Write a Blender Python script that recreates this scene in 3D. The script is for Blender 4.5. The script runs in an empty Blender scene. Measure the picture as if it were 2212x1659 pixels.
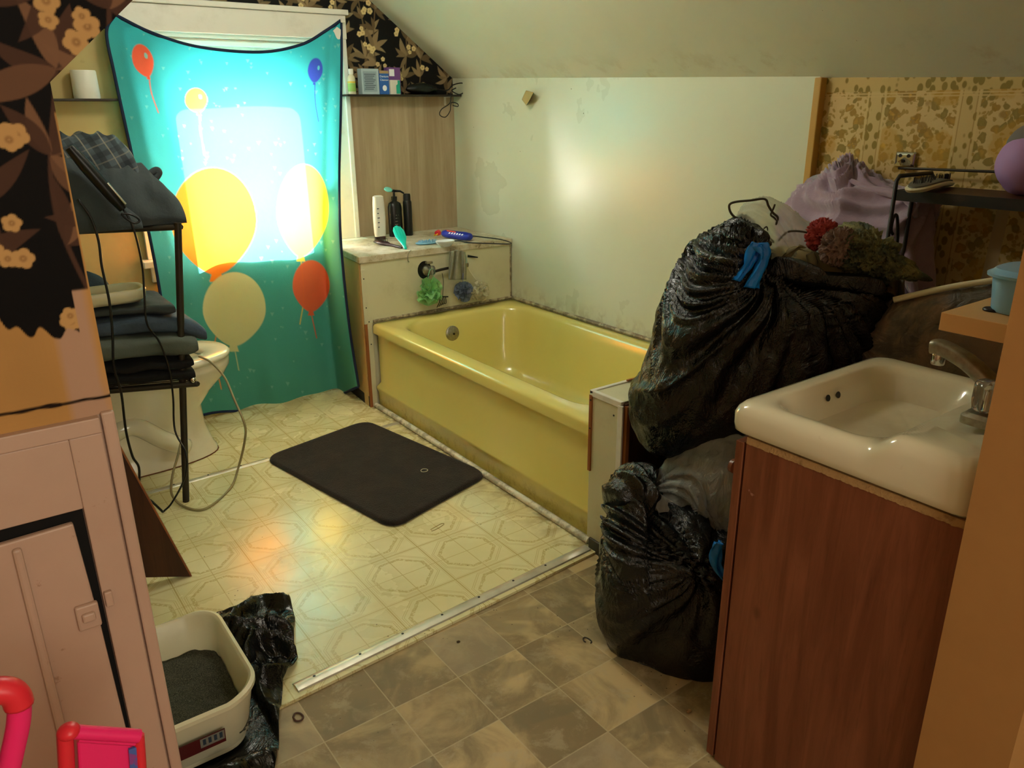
import bpy, math, random
import numpy as np
from mathutils import Vector, Matrix, noise
R = random.Random(7)
PI = math.pi
sin, cos = math.sin, math.cos

# ------------------------------------------------------------------ camera, world, lights, exposure
scene = bpy.context.scene
scene.view_settings.view_transform = 'Standard'
scene.view_settings.look = 'None'
scene.view_settings.gamma = 1
scene.view_settings.use_curve_mapping = False
scene.view_settings.exposure = 0.55
H, F = 1.30, 1680.0
YAW, PITCH, ROLL = 0.6266, 0.3413, -0.0078
_f = Vector((sin(YAW)*cos(PITCH), cos(YAW)*cos(PITCH), -sin(PITCH)))
_r0 = Vector((cos(YAW), -sin(YAW), 0)); _u0 = _r0.cross(_f)
_r = _r0*cos(ROLL) + _u0*sin(ROLL); _u = -_r0*sin(ROLL) + _u0*cos(ROLL)
cam = bpy.data.cameras.new('camera'); camo = bpy.data.objects.new('camera', cam)
scene.collection.objects.link(camo)
m = Matrix((_r, _u, -_f)).transposed().to_4x4(); m.translation = (0, 0, H)
camo.matrix_world = m
cam.lens = F/2212*36; cam.sensor_width = 36; cam.clip_start = 0.02
scene.camera = camo

def _ray(x, y): return _r*((x-1106)/F) - _u*((y-829.5)/F) + _f
def at_z(x, y, z=0.0): d = _ray(x, y); return Vector((0, 0, H)) + d*((z-H)/d.z)
def at_x(x, y, X): d = _ray(x, y); return Vector((0, 0, H)) + d*(X/d.x)
def at_y(x, y, Y): d = _ray(x, y); return Vector((0, 0, H)) + d*(Y/d.y)

world = bpy.data.worlds.new('sky'); scene.world = world; world.use_nodes = True
wt = world.node_tree; bg = wt.nodes['Background']
sky = wt.nodes.new('ShaderNodeTexSky'); sky.sky_type = 'NISHITA'; sky.sun_disc = False
sky.sun_elevation = math.radians(38); sky.sun_rotation = math.radians(0); sky.air_density = 1.0; sky.dust_density = 3.0
wt.links.new(sky.outputs[0], bg.inputs[0]); bg.inputs[1].default_value = 2.2

def lamp(name, kind, loc, power, col, size=None, rot=None, size_y=None):
    l = bpy.data.lights.new(name, kind); l.energy = power; l.color = col
    o = bpy.data.objects.new(name, l); scene.collection.objects.link(o); o.location = loc
    if rot: o.rotation_euler = rot
    if kind == 'AREA':
        l.size = size
        if size_y: l.shape = 'RECTANGLE'; l.size_y = size_y
    elif kind == 'POINT': l.shadow_soft_size = size
    return o
SUNV = Vector((-0.16, -1.0, -0.62))           # direction the sunlight travels, in through the window
sun = lamp('sun', 'SUN', (1.2, 6, 5), 62.0, (1.0, 0.95, 0.86))
sun.rotation_euler = SUNV.to_track_quat('-Z', 'Y').to_euler(); sun.data.angle = math.radians(1.2)
sl = lamp('window_daylight', 'AREA', (1.19, 3.93, 1.17), 85.0, (1.0, 1.0, 0.94), 0.95, (PI/2, 0, PI), 1.1)
sl.rotation_euler = (-PI/2, 0, 0)
lamp('hall_fill', 'POINT', (0.15, -0.55, 2.0), 6.5, (1.0, 0.80, 0.60), 0.10)  # added warm fill behind the camera, lifts the near walls
lamp('bathroom_fill', 'POINT', (1.05, 2.35, 2.02), 16.0, (1.0, 0.96, 0.86), 0.14)  # added overhead fill out of view, brightens the bathroom
lamp('hall_back_fill', 'AREA', (0.35, -1.45, 1.45), 16.0, (1.0, 0.93, 0.76), 1.0, (PI/2, 0, 0), 1.1)  # made-up broad fill from the back of the hall, raises overall brightness

# ------------------------------------------------------------------ object helpers
def tag(o, label=None, cat=None, group=None, kind=None):
    if label: o['label'] = label
    if cat: o['category'] = cat
    if group: o['group'] = group
    if kind: o['kind'] = kind
    return o
def thing(name, label, cat, loc, group=None):
    o = bpy.data.objects.new(name, None); scene.collection.objects.link(o)
    o.location = loc; o.empty_display_size = 0.05
    return tag(o, label, cat, group)

class MB:
    def __init__(s): s.v = []; s.f = []
    def add(s, vs, fs):
        b = len(s.v); s.v += [tuple(p) for p in vs]; s.f += [tuple(b+i for i in f) for f in fs]; return s
    def box(s, x0, x1, y0, y1, z0, z1):
        vs = [(x0,y0,z0),(x1,y0,z0),(x1,y1,z0),(x0,y1,z0),(x0,y0,z1),(x1,y0,z1),(x1,y1,z1),(x0,y1,z1)]
        return s.add(vs, [(0,3,2,1),(4,5,6,7),(0,1,5,4),(1,2,6,5),(2,3,7,6),(3,0,4,7)])
    def hexa(s, b, t):    # four bottom points, four top points (same winding)
        return s.add(list(b)+list(t), [(0,3,2,1),(4,5,6,7),(0,1,5,4),(1,2,6,5),(2,3,7,6),(3,0,4,7)])
    def slab(s, poly, off):   # polygon extruded by the vector off
        n = len(poly); off = Vector(off); a = [Vector(p) for p in poly]; b = [p+off for p in a]
        return s.add(a+b, [tuple(range(n))[::-1], tuple(range(n, 2*n))] + [(i, (i+1)%n, n+(i+1)%n, n+i) for i in range(n)])
    def loft(s, rings, cap0=True, cap1=True, closed=True):
        n = len(rings[0]); b = len(s.v)
        for r_ in rings: s.v += [tuple(p) for p in r_]
        for k in range(len(rings)-1):
            for i in range(n if closed else n-1):
                j = (i+1) % n
                s.f.append((b+k*n+i, b+k*n+j, b+(k+1)*n+j, b+(k+1)*n+i))
        if cap0: s.f.append(tuple(b+i for i in range(n))[::-1])
        if cap1: s.f.append(tuple(b+(len(rings)-1)*n+i for i in range(n)))
        return s
    def tube(s, pts, r, n=8, cap=True):
        pts = [Vector(p) for p in pts]
        rr = r if isinstance(r, (list, tuple)) else [r]*len(pts)
        rings = []; prev = None
        for i, p in enumerate(pts):
            t = (pts[min(i+1, len(pts)-1)] - pts[max(i-1, 0)]).normalized()
            a = prev if prev is not None else (Vector((0,0,1)) if abs(t.z) < .9 else Vector((1,0,0)))
            a = (a - t*a.dot(t)).normalized(); prev = a; b2 = t.cross(a)
            rings.append([p + (a*cos(2*PI*k/n) + b2*sin(2*PI*k/n))*rr[i] for k in range(n)])
        return s.loft(rings, cap, cap)
    def lathe(s, prof, c, n=24, axis=None, sx=1, sy=1):   # prof: (radius, height)
        c = Vector(c); q = Vector((0,0,1)).rotation_difference(Vector(axis)) if axis is not None else None
        rings = []
        for (r_, h) in prof:
            ring = []
            for k in range(n):
                p = Vector((r_*cos(2*PI*k/n)*sx, r_*sin(2*PI*k/n)*sy, h))
                if q: p = q @ p
                ring.append(c+p)
            rings.append(ring)
        return s.loft(rings)
    def grid(s, nu, nv, fn, closed_u=False):
        b = len(s.v)
        for j in range(nv):
            for i in range(nu):
                s.v.append(tuple(fn(i/(nu-1) if not closed_u else i/nu, j/(nv-1))))
        for j in range(nv-1):
            for i in range(nu-1 if not closed_u else nu):
                i2 = (i+1) % nu
                s.f.append((b+j*nu+i, b+j*nu+i2, b+(j+1)*nu+i2, b+(j+1)*nu+i))
        return s
    def blob(s, c, r, nu=32, nv=20, amp=0.1, fr=3.0, seed=0, fn=None):
        c = Vector(c)
        def g(u, v):
            th = u*2*PI; ph = (v*0.998+0.001)*PI
            d = Vector((cos(th)*sin(ph), sin(th)*sin(ph), -cos(ph)))
            k = 1 + amp*noise.noise(d*fr + Vector((seed*3.1, seed*1.7, seed)))
            if fn: k *= fn(d)
            return c + Vector((d.x*r[0]*k, d.y*r[1]*k, d.z*r[2]*k))
        return s.grid(nu, nv, g, closed_u=True)

def obj(name, mb, mat, parent=None, smooth=None, bevel=0, bseg=2, sub=0, colors=None, solid=0):
    me = bpy.data.meshes.new(name)
    vs = mb.v
    xs = [p[0] for p in vs]; ys = [p[1] for p in vs]; zs = [p[2] for p in vs]
    c = Vector(((min(xs)+max(xs))/2, (min(ys)+max(ys))/2, min(zs)))
    me.from_pydata([(p[0]-c.x, p[1]-c.y, p[2]-c.z) for p in vs], [], mb.f)
    me.validate()
    if colors is not None:
        ca = me.color_attributes.new('col', 'FLOAT_COLOR', 'POINT')
        ca.data.foreach_set('color', np.asarray(colors, dtype=np.float32).ravel())
    if smooth is not None:
        me.polygons.foreach_set('use_smooth', [True]*len(me.polygons))
        if smooth < 180: me.set_sharp_from_angle(angle=math.radians(smooth))
    me.materials.append(mat)
    o = bpy.data.objects.new(name, me); scene.collection.objects.link(o)
    if parent is not None:
        o.parent = parent
        base = Vector(parent.location)
        if parent.parent is not None: base = base + Vector(parent.parent.location)
        o.location = c - base
    else: o.location = c
    if solid:
        md = o.modifiers.new('thickness', 'SOLIDIFY'); md.thickness = solid; md.offset = 0
    if bevel:
        md = o.modifiers.new('bevel', 'BEVEL'); md.width = bevel; md.segments = bseg; md.limit_method = 'ANGLE'
        md.angle_limit = math.radians(40)
    if sub:
        md = o.modifiers.new('sub', 'SUBSURF'); md.levels = sub; md.render_levels = sub
    return o
def struct(name, mb, mat, **k):
    o = obj(name, mb, mat, **k); o['kind'] = 'structure'; return o
def rrect(cx, cy, hx, hy, r, z, n=6):
    pts = []
    for (sx, sy, a0) in ((1,1,0),(-1,1,PI/2),(-1,-1,PI),(1,-1,1.5*PI)):
        for k in range(n+1):
            a = a0 + PI/2*k/n
            pts.append(Vector((cx+sx*(hx-r)+r*cos(a), cy+sy*(hy-r)+r*sin(a), z)))
    return pts
def smoothpts(pts, k=6):       # Catmull-Rom through the points
    P = [Vector(p) for p in pts]; P = [P[0]*2-P[1]] + P + [P[-1]*2-P[-2]]; out = []
    for i in range(1, len(P)-2):
        for j in range(k):
            t = j/k; a, b, c, d = P[i-1], P[i], P[i+1], P[i+2]
            out.append(0.5*((2*b) + (c-a)*t + (2*a-5*b+4*c-d)*t*t + (3*b-a-3*c+d)*t**3))
    out.append(P[-2]); return out
def nz(x, y=0, z=0): return noise.noise(Vector((x, y, z)))
def ridged(p): return 1-abs(noise.noise(p))*2

# ------------------------------------------------------------------ materials
def lin(h):
    h = h.lstrip('#'); v = [int(h[i:i+2], 16)/255 for i in (0, 2, 4)]
    return tuple((c/12.92 if c <= .04045 else ((c+.055)/1.055)**2.4) for c in v) + (1,)
class E:                        # tiny expression helper on top of Math nodes
    nt = None
    def __init__(s, sock): s.s = sock
    @staticmethod
    def op(kind, *a):
        n = E.nt.nodes.new('ShaderNodeMath'); n.operation = kind
        for i, x in enumerate(a):
            if isinstance(x, E): E.nt.links.new(x.s, n.inputs[i])
            else: n.inputs[i].default_value = x
        return E(n.outputs[0])
    def __add__(s, o): return E.op('ADD', s, o)
    __radd__ = __add__
    def __sub__(s, o): return E.op('SUBTRACT', s, o)
    def __rsub__(s, o): return E.op('SUBTRACT', o, s)
    def __mul__(s, o): return E.op('MULTIPLY', s, o)
    __rmul__ = __mul__
    def __truediv__(s, o): return E.op('DIVIDE', s, o)
def eabs(a): return E.op('ABSOLUTE', a)
def emin(a, b): return E.op('MINIMUM', a, b)
def emax(a, b): return E.op('MAXIMUM', a, b)
def efloor(a): return E.op('FLOOR', a)
def efrac(a): return E.op('FRACT', a)
def epow(a, b): return E.op('POWER', a, b)
def step(x, lo, hi):            # 0 below lo, 1 above hi
    n = E.nt.nodes.new('ShaderNodeMapRange'); n.interpolation_type = 'SMOOTHSTEP'
    E.nt.links.new(x.s, n.inputs[0]); n.inputs[1].default_value = lo; n.inputs[2].default_value = hi
    return E(n.outputs[0])
def below(x, w, s=0.2): return 1 - step(x, w*(1-s), w*(1+s))
def mix(f, a, b):
    n = E.nt.nodes.new('ShaderNodeMix'); n.data_type = 'RGBA'
    if isinstance(f, E): E.nt.links.new(f.s, n.inputs[0])
    else: n.inputs[0].default_value = f
    for i, c in ((6, a), (7, b)):
        if isinstance(c, str): n.inputs[i].default_value = lin(c)
        elif isinstance(c, tuple): n.inputs[i].default_value = c
        else: E.nt.links.new(c, n.inputs[i])
    return n.outputs[2]
def pos():                      # world position
    n = E.nt.nodes.new('ShaderNodeNewGeometry'); x = E.nt.nodes.new('ShaderNodeSeparateXYZ')
    E.nt.links.new(n.outputs['Position'], x.inputs[0]); return E(x.outputs[0]), E(x.outputs[1]), E(x.outputs[2]), n.outputs['Position']
def vec(a, b, c):
    n = E.nt.nodes.new('ShaderNodeCombineXYZ')
    for i, x in enumerate((a, b, c)):
        if isinstance(x, E): E.nt.links.new(x.s, n.inputs[i])
        else: n.inputs[i].default_value = x
    return n.outputs[0]
def ntex(v, scale, detail=4, rough=.55, dist=0):
    n = E.nt.nodes.new('ShaderNodeTexNoise'); n.inputs['Scale'].default_value = scale
    n.inputs['Detail'].default_value = detail; n.inputs['Roughness'].default_value = rough; n.inputs['Distortion'].default_value = dist
    if v is not None: E.nt.links.new(v, n.inputs['Vector'])
    return E(n.outputs[0])
def vtex(v, scale, feature='F1', rnd=1.0):
    n = E.nt.nodes.new('ShaderNodeTexVoronoi'); n.feature = feature; n.inputs['Scale'].default_value = scale
    n.inputs['Randomness'].default_value = rnd
    E.nt.links.new(v, n.inputs['Vector']); return n
def wnoise(v):
    n = E.nt.nodes.new('ShaderNodeTexWhiteNoise'); E.nt.links.new(v, n.inputs['Vector']); return E(n.outputs[0])
def bump(h, strength=.3, dist=.002, prev=None):
    n = E.nt.nodes.new('ShaderNodeBump'); n.inputs['Strength'].default_value = strength; n.inputs['Distance'].default_value = dist
    E.nt.links.new(h.s, n.inputs['Height'])
    if prev is not None: E.nt.links.new(prev, n.inputs['Normal'])
    return n.outputs[0]
def mat(name, color='#888888', rough=.5, metal=0, spec=.5, fn=None, trans=0, coat=0, alpha=1, sheen=0, ior=1.45, sss=0):
    mt = bpy.data.materials.new(name); mt.use_nodes = True; nt = mt.node_tree; E.nt = nt
    p = nt.nodes['Principled BSDF']
    p.inputs['Base Color'].default_value = lin(color) if isinstance(color, str) else color
    p.inputs['Roughness'].default_value = rough; p.inputs['Metallic'].default_value = metal
    p.inputs['Specular IOR Level'].default_value = spec; p.inputs['Transmission Weight'].default_value = trans
    p.inputs['Coat Weight'].default_value = coat; p.inputs['Coat Roughness'].default_value = .1
    p.inputs['Alpha'].default_value = alpha; p.inputs['Sheen Weight'].default_value = sheen; p.inputs['IOR'].default_value = ior
    if fn:
        out = fn()
        if out.get('color') is not None: nt.links.new(out['color'], p.inputs['Base Color'])
        if out.get('rough') is not None: nt.links.new(out['rough'].s, p.inputs['Roughness'])
        if out.get('normal') is not None: nt.links.new(out['normal'], p.inputs['Normal'])
        if out.get('alpha') is not None: nt.links.new(out['alpha'].s, p.inputs['Alpha'])
    return mt
def worn(name, base, dirt, scale=6, amt=.5, rough=.5, bsc=40, bst=.08, spec=.5, lo=.5, hi=.75, coat=0):
    def fn():
        x, y, z, P = pos()
        n = ntex(P, scale, 6, .65); s = ntex(P, scale*9, 3)
        f = step(n, lo, hi)*amt
        c = mix(f, base, dirt); c = mix(step(s, .68, .74)*.35*amt, c, dirt)
        return dict(color=c, normal=bump(ntex(P, bsc, 3), bst, .004))
    return mat(name, base, rough, spec=spec, fn=fn, coat=coat)
def cattr(name, rough, extra=None, **k):
    def fn():
        a = E.nt.nodes.new('ShaderNodeAttribute'); a.attribute_name = 'col'
        d = dict(color=a.outputs['Color'])
        x, y, z, P = pos(); d['normal'] = bump(ntex(P, 60, 4), .12, .003)
        return d
    return mat(name, '#888888', rough, fn=fn, **k)

def f_slate():
    x, y, z, P = pos(); T = .1733
    gx = (x-.4507)/T; gy = (y-1.161)/T
    ix = efloor(gx); iy = efloor(gy); fx = efrac(gx)-.5; fy = efrac(gy)-.5
    half = wnoise(vec(ix, iy, 2.0)); r1 = wnoise(vec(ix, iy, 0.0))
    V = vec(x + r1*7, y + half*5, r1*3)
    n = ntex(V, 5.5, 7, .62, .7); n2 = ntex(V, 17, 6, .7, .4); v = ntex(V, 3, 3, .5, 1.2)
    c = mix(step(n, .38, .64), '#857252', '#bda578')
    c = mix(step(n2, .5, .66)*.55, c, '#b3a384'); c = mix(step(v, .54, .6)*.5, c, '#74684f')
    c = mix(r1*.4, c, '#71603f'); c = mix(step(r1, .75, .8)*.3, c, '#b0a088')
    edge = emax(eabs(fx), eabs(fy)); gr = step(edge, .488, .496)
    c = mix(gr*.6, c, '#bcab88')
    sp = vtex(P, 42); c = mix(below(E(sp.outputs[0]), .07)*step(ntex(P, 3, 2), .52, .6)*.9, c, '#33261a')
    return dict(color=c, normal=bump(n2*.5 - gr*.6, .2, .002), rough=.42 + n2*.2)
def f_vinyl():
    x, y, z, P = pos(); T = .2255
    w1 = (ntex(P, 55, 2)-.5)*.055
    gx = (x-.895)/T+.5; gy = (y-1.795)/T+.5
    fx = eabs(efrac(gx)-.5); fy = eabs(efrac(gy)-.5)             # 0 at the motif centre, .5 at its rim
    cream = mix(step(ntex(P, 4, 4), .35, .7), '#d6cd9c', '#e2daae')
    line = '#b09a5d'
    octd = emax(emax(fx, fy), (fx+fy)*.74)                       # octagon distance
    oct2 = emax(emax(fx, fy), (fx+fy)*.70)
    r1 = below(eabs(octd + w1 - .365), .020)*step(ntex(P, 150, 2), .36, .52)
    r1b = below(eabs(octd + w1*.6 - .385), .006)
    r2 = below(eabs(oct2 - .425), .0045); r3 = below(eabs(oct2-.448), .0045)
    cr = below(emin(fx, fy), .006)
    rim = emax(fx, fy); l1 = below(eabs(rim-.497), .006); l2 = below(eabs(rim-.475), .004)
    f = emax(emax(r1*.62, r1b*.5), emax(emax(r2, r3)*.5, emax(cr*.62, emax(l1*.75, l2*.4))))
    c = mix(f, cream, line)
    worn_ = step(ntex(P, 2.2, 5, .6), .42, .68)
    c = mix(worn_*.28, c, '#c0ae76')
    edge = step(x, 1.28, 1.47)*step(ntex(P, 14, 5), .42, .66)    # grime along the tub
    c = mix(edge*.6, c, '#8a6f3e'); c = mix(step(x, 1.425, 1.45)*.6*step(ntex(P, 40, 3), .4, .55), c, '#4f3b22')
    sp = vtex(P, 33); c = mix(below(E(sp.outputs[0]), .06)*step(ntex(P, 5, 2), .5, .6)*.9, c, '#4a3420')
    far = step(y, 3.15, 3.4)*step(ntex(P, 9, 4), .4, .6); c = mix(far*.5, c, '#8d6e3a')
    return dict(color=c, normal=bump(ntex(P, 12, 2)*.6 - f*.3, .07, .004), rough=.2 + worn_*.16)
def f_gold():
    x, y, z, P = pos()
    T = .26; q = (y+.02)/T; fy = efrac(q)
    V = vec(0.0, y, z); n = ntex(V, 14, 4); d1 = (ntex(V, 22, 3)-.5)*.035; d2 = (ntex(V, 24, 3, .5, 1)-.5)*.035
    V3 = vec(0.0, y + d1, z + d2)
    a = vtex(V3, 34); b = vtex(vec(5.0, y + d2, z + d1), 70); g = vtex(vec(9.0, y + d1, z), 17, 'F1', .8)
    ca = E.nt.nodes.new('ShaderNodeSeparateColor'); E.nt.links.new(a.outputs['Color'], ca.inputs[0]); ra = E(ca.outputs[0])
    base = mix(n, '#d0b680', '#c3a469')
    leaf = mix(step(ra, .3, .7), '#8c7a38', '#ad852f'); leaf = mix(step(E(a.outputs[0]), .16, .3)*.45, leaf, '#7b6526')
    c = mix(below(E(b.outputs[0]), .36, .15)*.85, base, '#9b7f36')
    c = mix(below(E(a.outputs[0]), .43, .1)*.92, c, leaf)
    gd = E(g.outputs[0]); c = mix(below(gd, .30, .12)*.8, c, mix(step(E(b.outputs[0]), .22, .36), '#b58a33', '#8f6f2b'))
    c = mix(below(gd, .09, .3), c, '#cda043')
    big = E(vtex(vec(0.0, y+.4, z), 6.0, 'F1', .3).outputs[0]) + (ntex(V, 40, 3)-.5)*.2
    c = mix(below(big, .30, .1)*.55, c, '#b98e30'); c = mix(below(big, .10, .2)*.8, c, '#d0a038')
    st = eabs(fy-.12); vine = below(E(vtex(vec(0.0, y*1.5, z), 34, 'F1').outputs[0]), .42, .15)
    c = mix(below(st, .1, .05), c, mix(vine, '#c6ab70', '#8a7530'))
    c = mix(below(eabs(st-.1), .012, .3)*.8, c, '#cfb47a'); c = mix(below(eabs(st-.075), .005, .3)*.7, c, '#9a7a3a')
    c = mix(step(z, 1.335, 1.337), c, mix(vine, '#bfa466', '#85722e'))
    for zz in (1.33, 1.322): c = mix(below(eabs(z-zz), .0018, .3)*.8, c, '#cdb075')
    tear = below(eabs(y-.92+(z-.95)*.03), .016, .1)*below(eabs(z-.98), .16, .1)
    c = mix(tear, c, '#b59a70')
    return dict(color=c, normal=bump(ntex(V, 70, 3), .2, .002))
def f_panelwall():             # painted tub surround panel
    x, y, z, P = pos()
    n = ntex(P, 1.6, 5, .6); c = mix(n, '#cfd1bb', '#c3c5a8')
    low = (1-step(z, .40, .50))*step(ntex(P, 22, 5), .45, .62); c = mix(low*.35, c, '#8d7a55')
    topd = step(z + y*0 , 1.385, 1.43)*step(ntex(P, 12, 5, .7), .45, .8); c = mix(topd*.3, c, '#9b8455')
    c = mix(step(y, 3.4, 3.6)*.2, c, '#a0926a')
    sp = vtex(P, 9); c = mix(below(E(sp.outputs[0]), .022), c, '#5b4a30')
    return dict(color=c, normal=bump(ntex(P, 3, 2)*.5 + ntex(P, 90, 2)*.25, .07, .005), rough=.24+n*.08)
def f_ceiling():
    x, y, z, P = pos(); n = ntex(P, 2.0, 5, .6)
    c = mix(n, '#d8d8c8', '#cccab0'); st = ntex(P, 7, 5, .7)
    low = (1-step(z, 1.40, 1.52))*step(st, .5, .64); c = mix(low*.28, c, '#a28b58')
    sp = vtex(P, 14); c = mix(below(E(sp.outputs[0]), .018), c, '#6b6048')
    return dict(color=c, normal=bump(ntex(P, 30, 4), .15, .003), rough=.5+n*.1)
def wood(name, cols, scale=1.0, ax='z', rough=.45, planks=0, spec=.4):
    def fn():
        x, y, z, P = pos()
        s = {'z': (x*18, y*18, z*1.2), 'x': (x*1.2, y*18, z*18), 'y': (x*18, y*1.2, z*18)}[ax]
        V = vec(s[0]*scale, s[1]*scale, s[2]*scale)
        n = ntex(V, 1.4, 6, .6, .6); g = ntex(V, 5.5, 4, .7)
        c = mix(step(n, .3, .7), cols[0], cols[1]); c = mix(step(g, .5, .75)*.5, c, cols[2])
        if planks:
            q = (x if ax == 'z' else y)/planks; id_ = wnoise(vec(efloor(q), 0.0, 0.0)); c = mix(id_*.45, c, cols[2])
            c = mix(below(eabs(efrac(q)-.5), .01)*.0, c, cols[2])
        return dict(color=c, normal=bump(g, .08, .002))
    return mat(name, cols[0], rough, spec=spec, fn=fn)
def f_cab():
    x, y, z, P = pos()
    V = vec(x*20, y*20, z*1.6); n = ntex(V, 1.2, 6, .62, .8); g = ntex(V, 6, 4, .7)
    c = mix(step(n, .3, .7), '#865036', '#6b3b25'); c = mix(step(g, .5, .8)*.45, c, '#4d2816')
    k = vtex(vec(x*0.0, y, z*.6), 9); kn = below(E(k.outputs[0]), .07, .8); c = mix(kn*.7, c, '#3c1a0c')
    sc = step(ntex(vec(0.0, y, z), 16, 5, .7), .70, .72); c = mix(sc*.6, c, '#b08070')
    return dict(color=c, normal=bump(g, .06, .002))
def f_plastic(col, col2, sc=22):
    def fn():
        x, y, z, P = pos()
        a = ntex(vec(x*1.0, y*1.0, z*.55), sc, 5, .62, 1.2); b = ntex(P, sc*5, 3, .6)
        v = vtex(P, sc*1.2, 'DISTANCE_TO_EDGE'); 
        c = mix(a, col, col2)
        nb = bump(E(v.outputs[0]), .12, .008); nb = bump(a, .75, .015, nb); nb = bump(b, .45, .003, nb)
        return dict(color=c, normal=nb, rough=.15 + a*.16)
    return fn
def translucent_mat(name, color, tw=.5, rough=.7, fn=None, alpha=1.0):
    mt = bpy.data.materials.new(name); mt.use_nodes = True; nt = mt.node_tree; E.nt = nt
    out = nt.nodes['Material Output']; p = nt.nodes['Principled BSDF']
    tr = nt.nodes.new('ShaderNodeBsdfTranslucent'); mx = nt.nodes.new('ShaderNodeMixShader')
    p.inputs['Roughness'].default_value = rough; mx.inputs[0].default_value = tw
    p.inputs['Base Color'].default_value = lin(color); tr.inputs[0].default_value = lin(color)
    if fn:
        d = fn()
        if d.get('color') is not None: nt.links.new(d['color'], p.inputs['Base Color']); nt.links.new(d['color'], tr.inputs[0])
        if d.get('normal') is not None: nt.links.new(d['normal'], p.inputs['Normal'])
    nt.links.new(p.outputs[0], mx.inputs[1]); nt.links.new(tr.outputs[0], mx.inputs[2])
    last = mx
    if alpha < 1:
        tp = nt.nodes.new('ShaderNodeBsdfTransparent'); m2 = nt.nodes.new('ShaderNodeMixShader'); m2.inputs[0].default_value = alpha
        nt.links.new(tp.outputs[0], m2.inputs[1]); nt.links.new(mx.outputs[0], m2.inputs[2]); last = m2
    nt.links.new(last.outputs[0], out.inputs[0]); return mt
def cloth_fn(c1, c2, sc=30):
    def fn():
        x, y, z, P = pos(); n = ntex(P, sc, 5, .65); w = ntex(P, sc*12, 2)
        return dict(color=mix(n, c1, c2), normal=bump(w, .25, .002, bump(n, .5, .01)), rough=.85 + n*.1)
    return fn
def f_plaid():
    x, y, z, P = pos()
    a = efrac((x*.9+z*.35)/.055); b = efrac((z-x*.35)/.05)
    c = mix(step(ntex(P, 20, 3), .4, .6), '#3a4248', '#485258')
    c = mix(below(eabs(a-.5), .16)*.6, c, '#14181c'); c = mix(below(eabs(b-.5), .16)*.5, c, '#171b20')
    c = mix(below(eabs(a-.05), .035)*.6, c, '#8b8272'); c = mix(below(eabs(b-.05), .04)*.4, c, '#7d7668')
    return dict(color=c, normal=bump(ntex(P, 300, 2), .3, .002))
def f_chipped():               # painted jamb
    x, y, z, P = pos(); n = ntex(P, 25, 4)
    return dict(color=mix(n, '#aa7c48', '#a07342'), normal=bump(n, .08, .003))
def f_pink():
    x, y, z, P = pos(); n = ntex(P, 9, 5, .6)
    c = mix(n, '#c4a592', '#b79682'); c = mix(step(ntex(P, 24, 5, .7), .66, .7)*.5, c, '#8a6248')
    return dict(color=c, normal=bump(ntex(P, 18, 4), .25, .004), rough=.38 + n*.15)
def f_laminate():              # ledge top
    x, y, z, P = pos(); n = ntex(P, 14, 6, .7); s = ntex(P, 60, 4, .7)
    c = mix(step(n, .35, .6), '#cfc6b0', '#b8ab8c'); c = mix(step(n, .52, .62)*step(s, .45, .6)*.8, c, '#7d6a4a')
    c = mix(step(s, .62, .68)*.7, c, '#5d4a34')
    return dict(color=c, normal=bump(s, .15, .002), rough=.3 + n*.3)
M = {}
M['slate'] = mat('slate_tile_vinyl', fn=f_slate, spec=.35)
M['vinyl'] = mat('patterned_vinyl', fn=f_vinyl, spec=.5)
M['gold'] = mat('gold_flower_wallpaper', rough=.55, fn=f_gold, spec=.3)
M['panel'] = mat('painted_tub_panel', fn=f_panelwall, spec=.55)
M['ceil'] = mat('painted_ceiling', fn=f_ceiling, spec=.4)
M['paneling'] = wood('grey_brown_paneling', ('#b7a486', '#a28d6e', '#8b7556'), .8, 'z', .5, planks=.045)
M['beige'] = worn('beige_wall', '#b39b62', '#8d7440', 3, .6, .6)
M['creamw'] = worn('cream_surround', '#cac5a4', '#a08e60', 7, .3, .38, spec=.5)
M['tan'] = worn('tan_side_board', '#c8a266', '#9b7038', 5, .5, .45)
M['laminate'] = mat('grimy_laminate', fn=f_laminate)
M['hall'] = worn('hall_paint', '#c9ab84', '#b8946a', 3, .4, .6)
M['jamb'] = mat('tan_painted_drywall', rough=.55, fn=f_chipped, spec=.3)
M['pink'] = mat('pinkish_painted_wood', fn=f_pink, spec=.45)
M['white'] = worn('white_trim_paint', '#dcd8cc', '#a59a80', 8, .3, .4)
M['whitedirty'] = worn('grimy_white_trim', '#d6cfb8', '#6d5d44', 22, .6, .4, lo=.45, hi=.6)
M['mould'] = worn('mouldy_caulk', '#b0a484', '#55432e', 30, .7, .6, lo=.42, hi=.56)
M['bare'] = wood('bare_wood', ('#9a5f30', '#7c4521', '#52301a'), 1.2, 'z', .6)
M['brownpanel'] = wood('dark_brown_panel', ('#4d2c18', '#3a2012', '#2a160c'), 1, 'z', .5)
M['cab'] = mat('cherry_laminate', rough=.36, fn=f_cab, spec=.35)
M['chip'] = worn('raw_particle_board', '#a98556', '#6a4a2a', 60, .7, .9, bsc=200, bst=.5)
M['lightwood'] = worn('pale_laminate', '#d9ac72', '#b98850', 10, .4, .45)
M['tub'] = mat('yellow_enamel', rough=.12, spec=.6, coat=.5, fn=lambda: (lambda P: dict(
    color=mix(step(ntex(P[3], 3, 5, .6), .5, .8)*.25, mix((1-step(P[2], .02, .09))*step(ntex(P[3], 26, 5, .7), .45, .7)*.45, '#d8c970', '#8c6c32'), '#bfae55'),
    rough=.13 + ntex(P[3], 8, 4)*.16))(pos()))
M['porc'] = worn('white_porcelain', '#d9cfb2', '#b49c6e', 4, .35, .12, bsc=3, bst=0, coat=.5, spec=.6)
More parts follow.
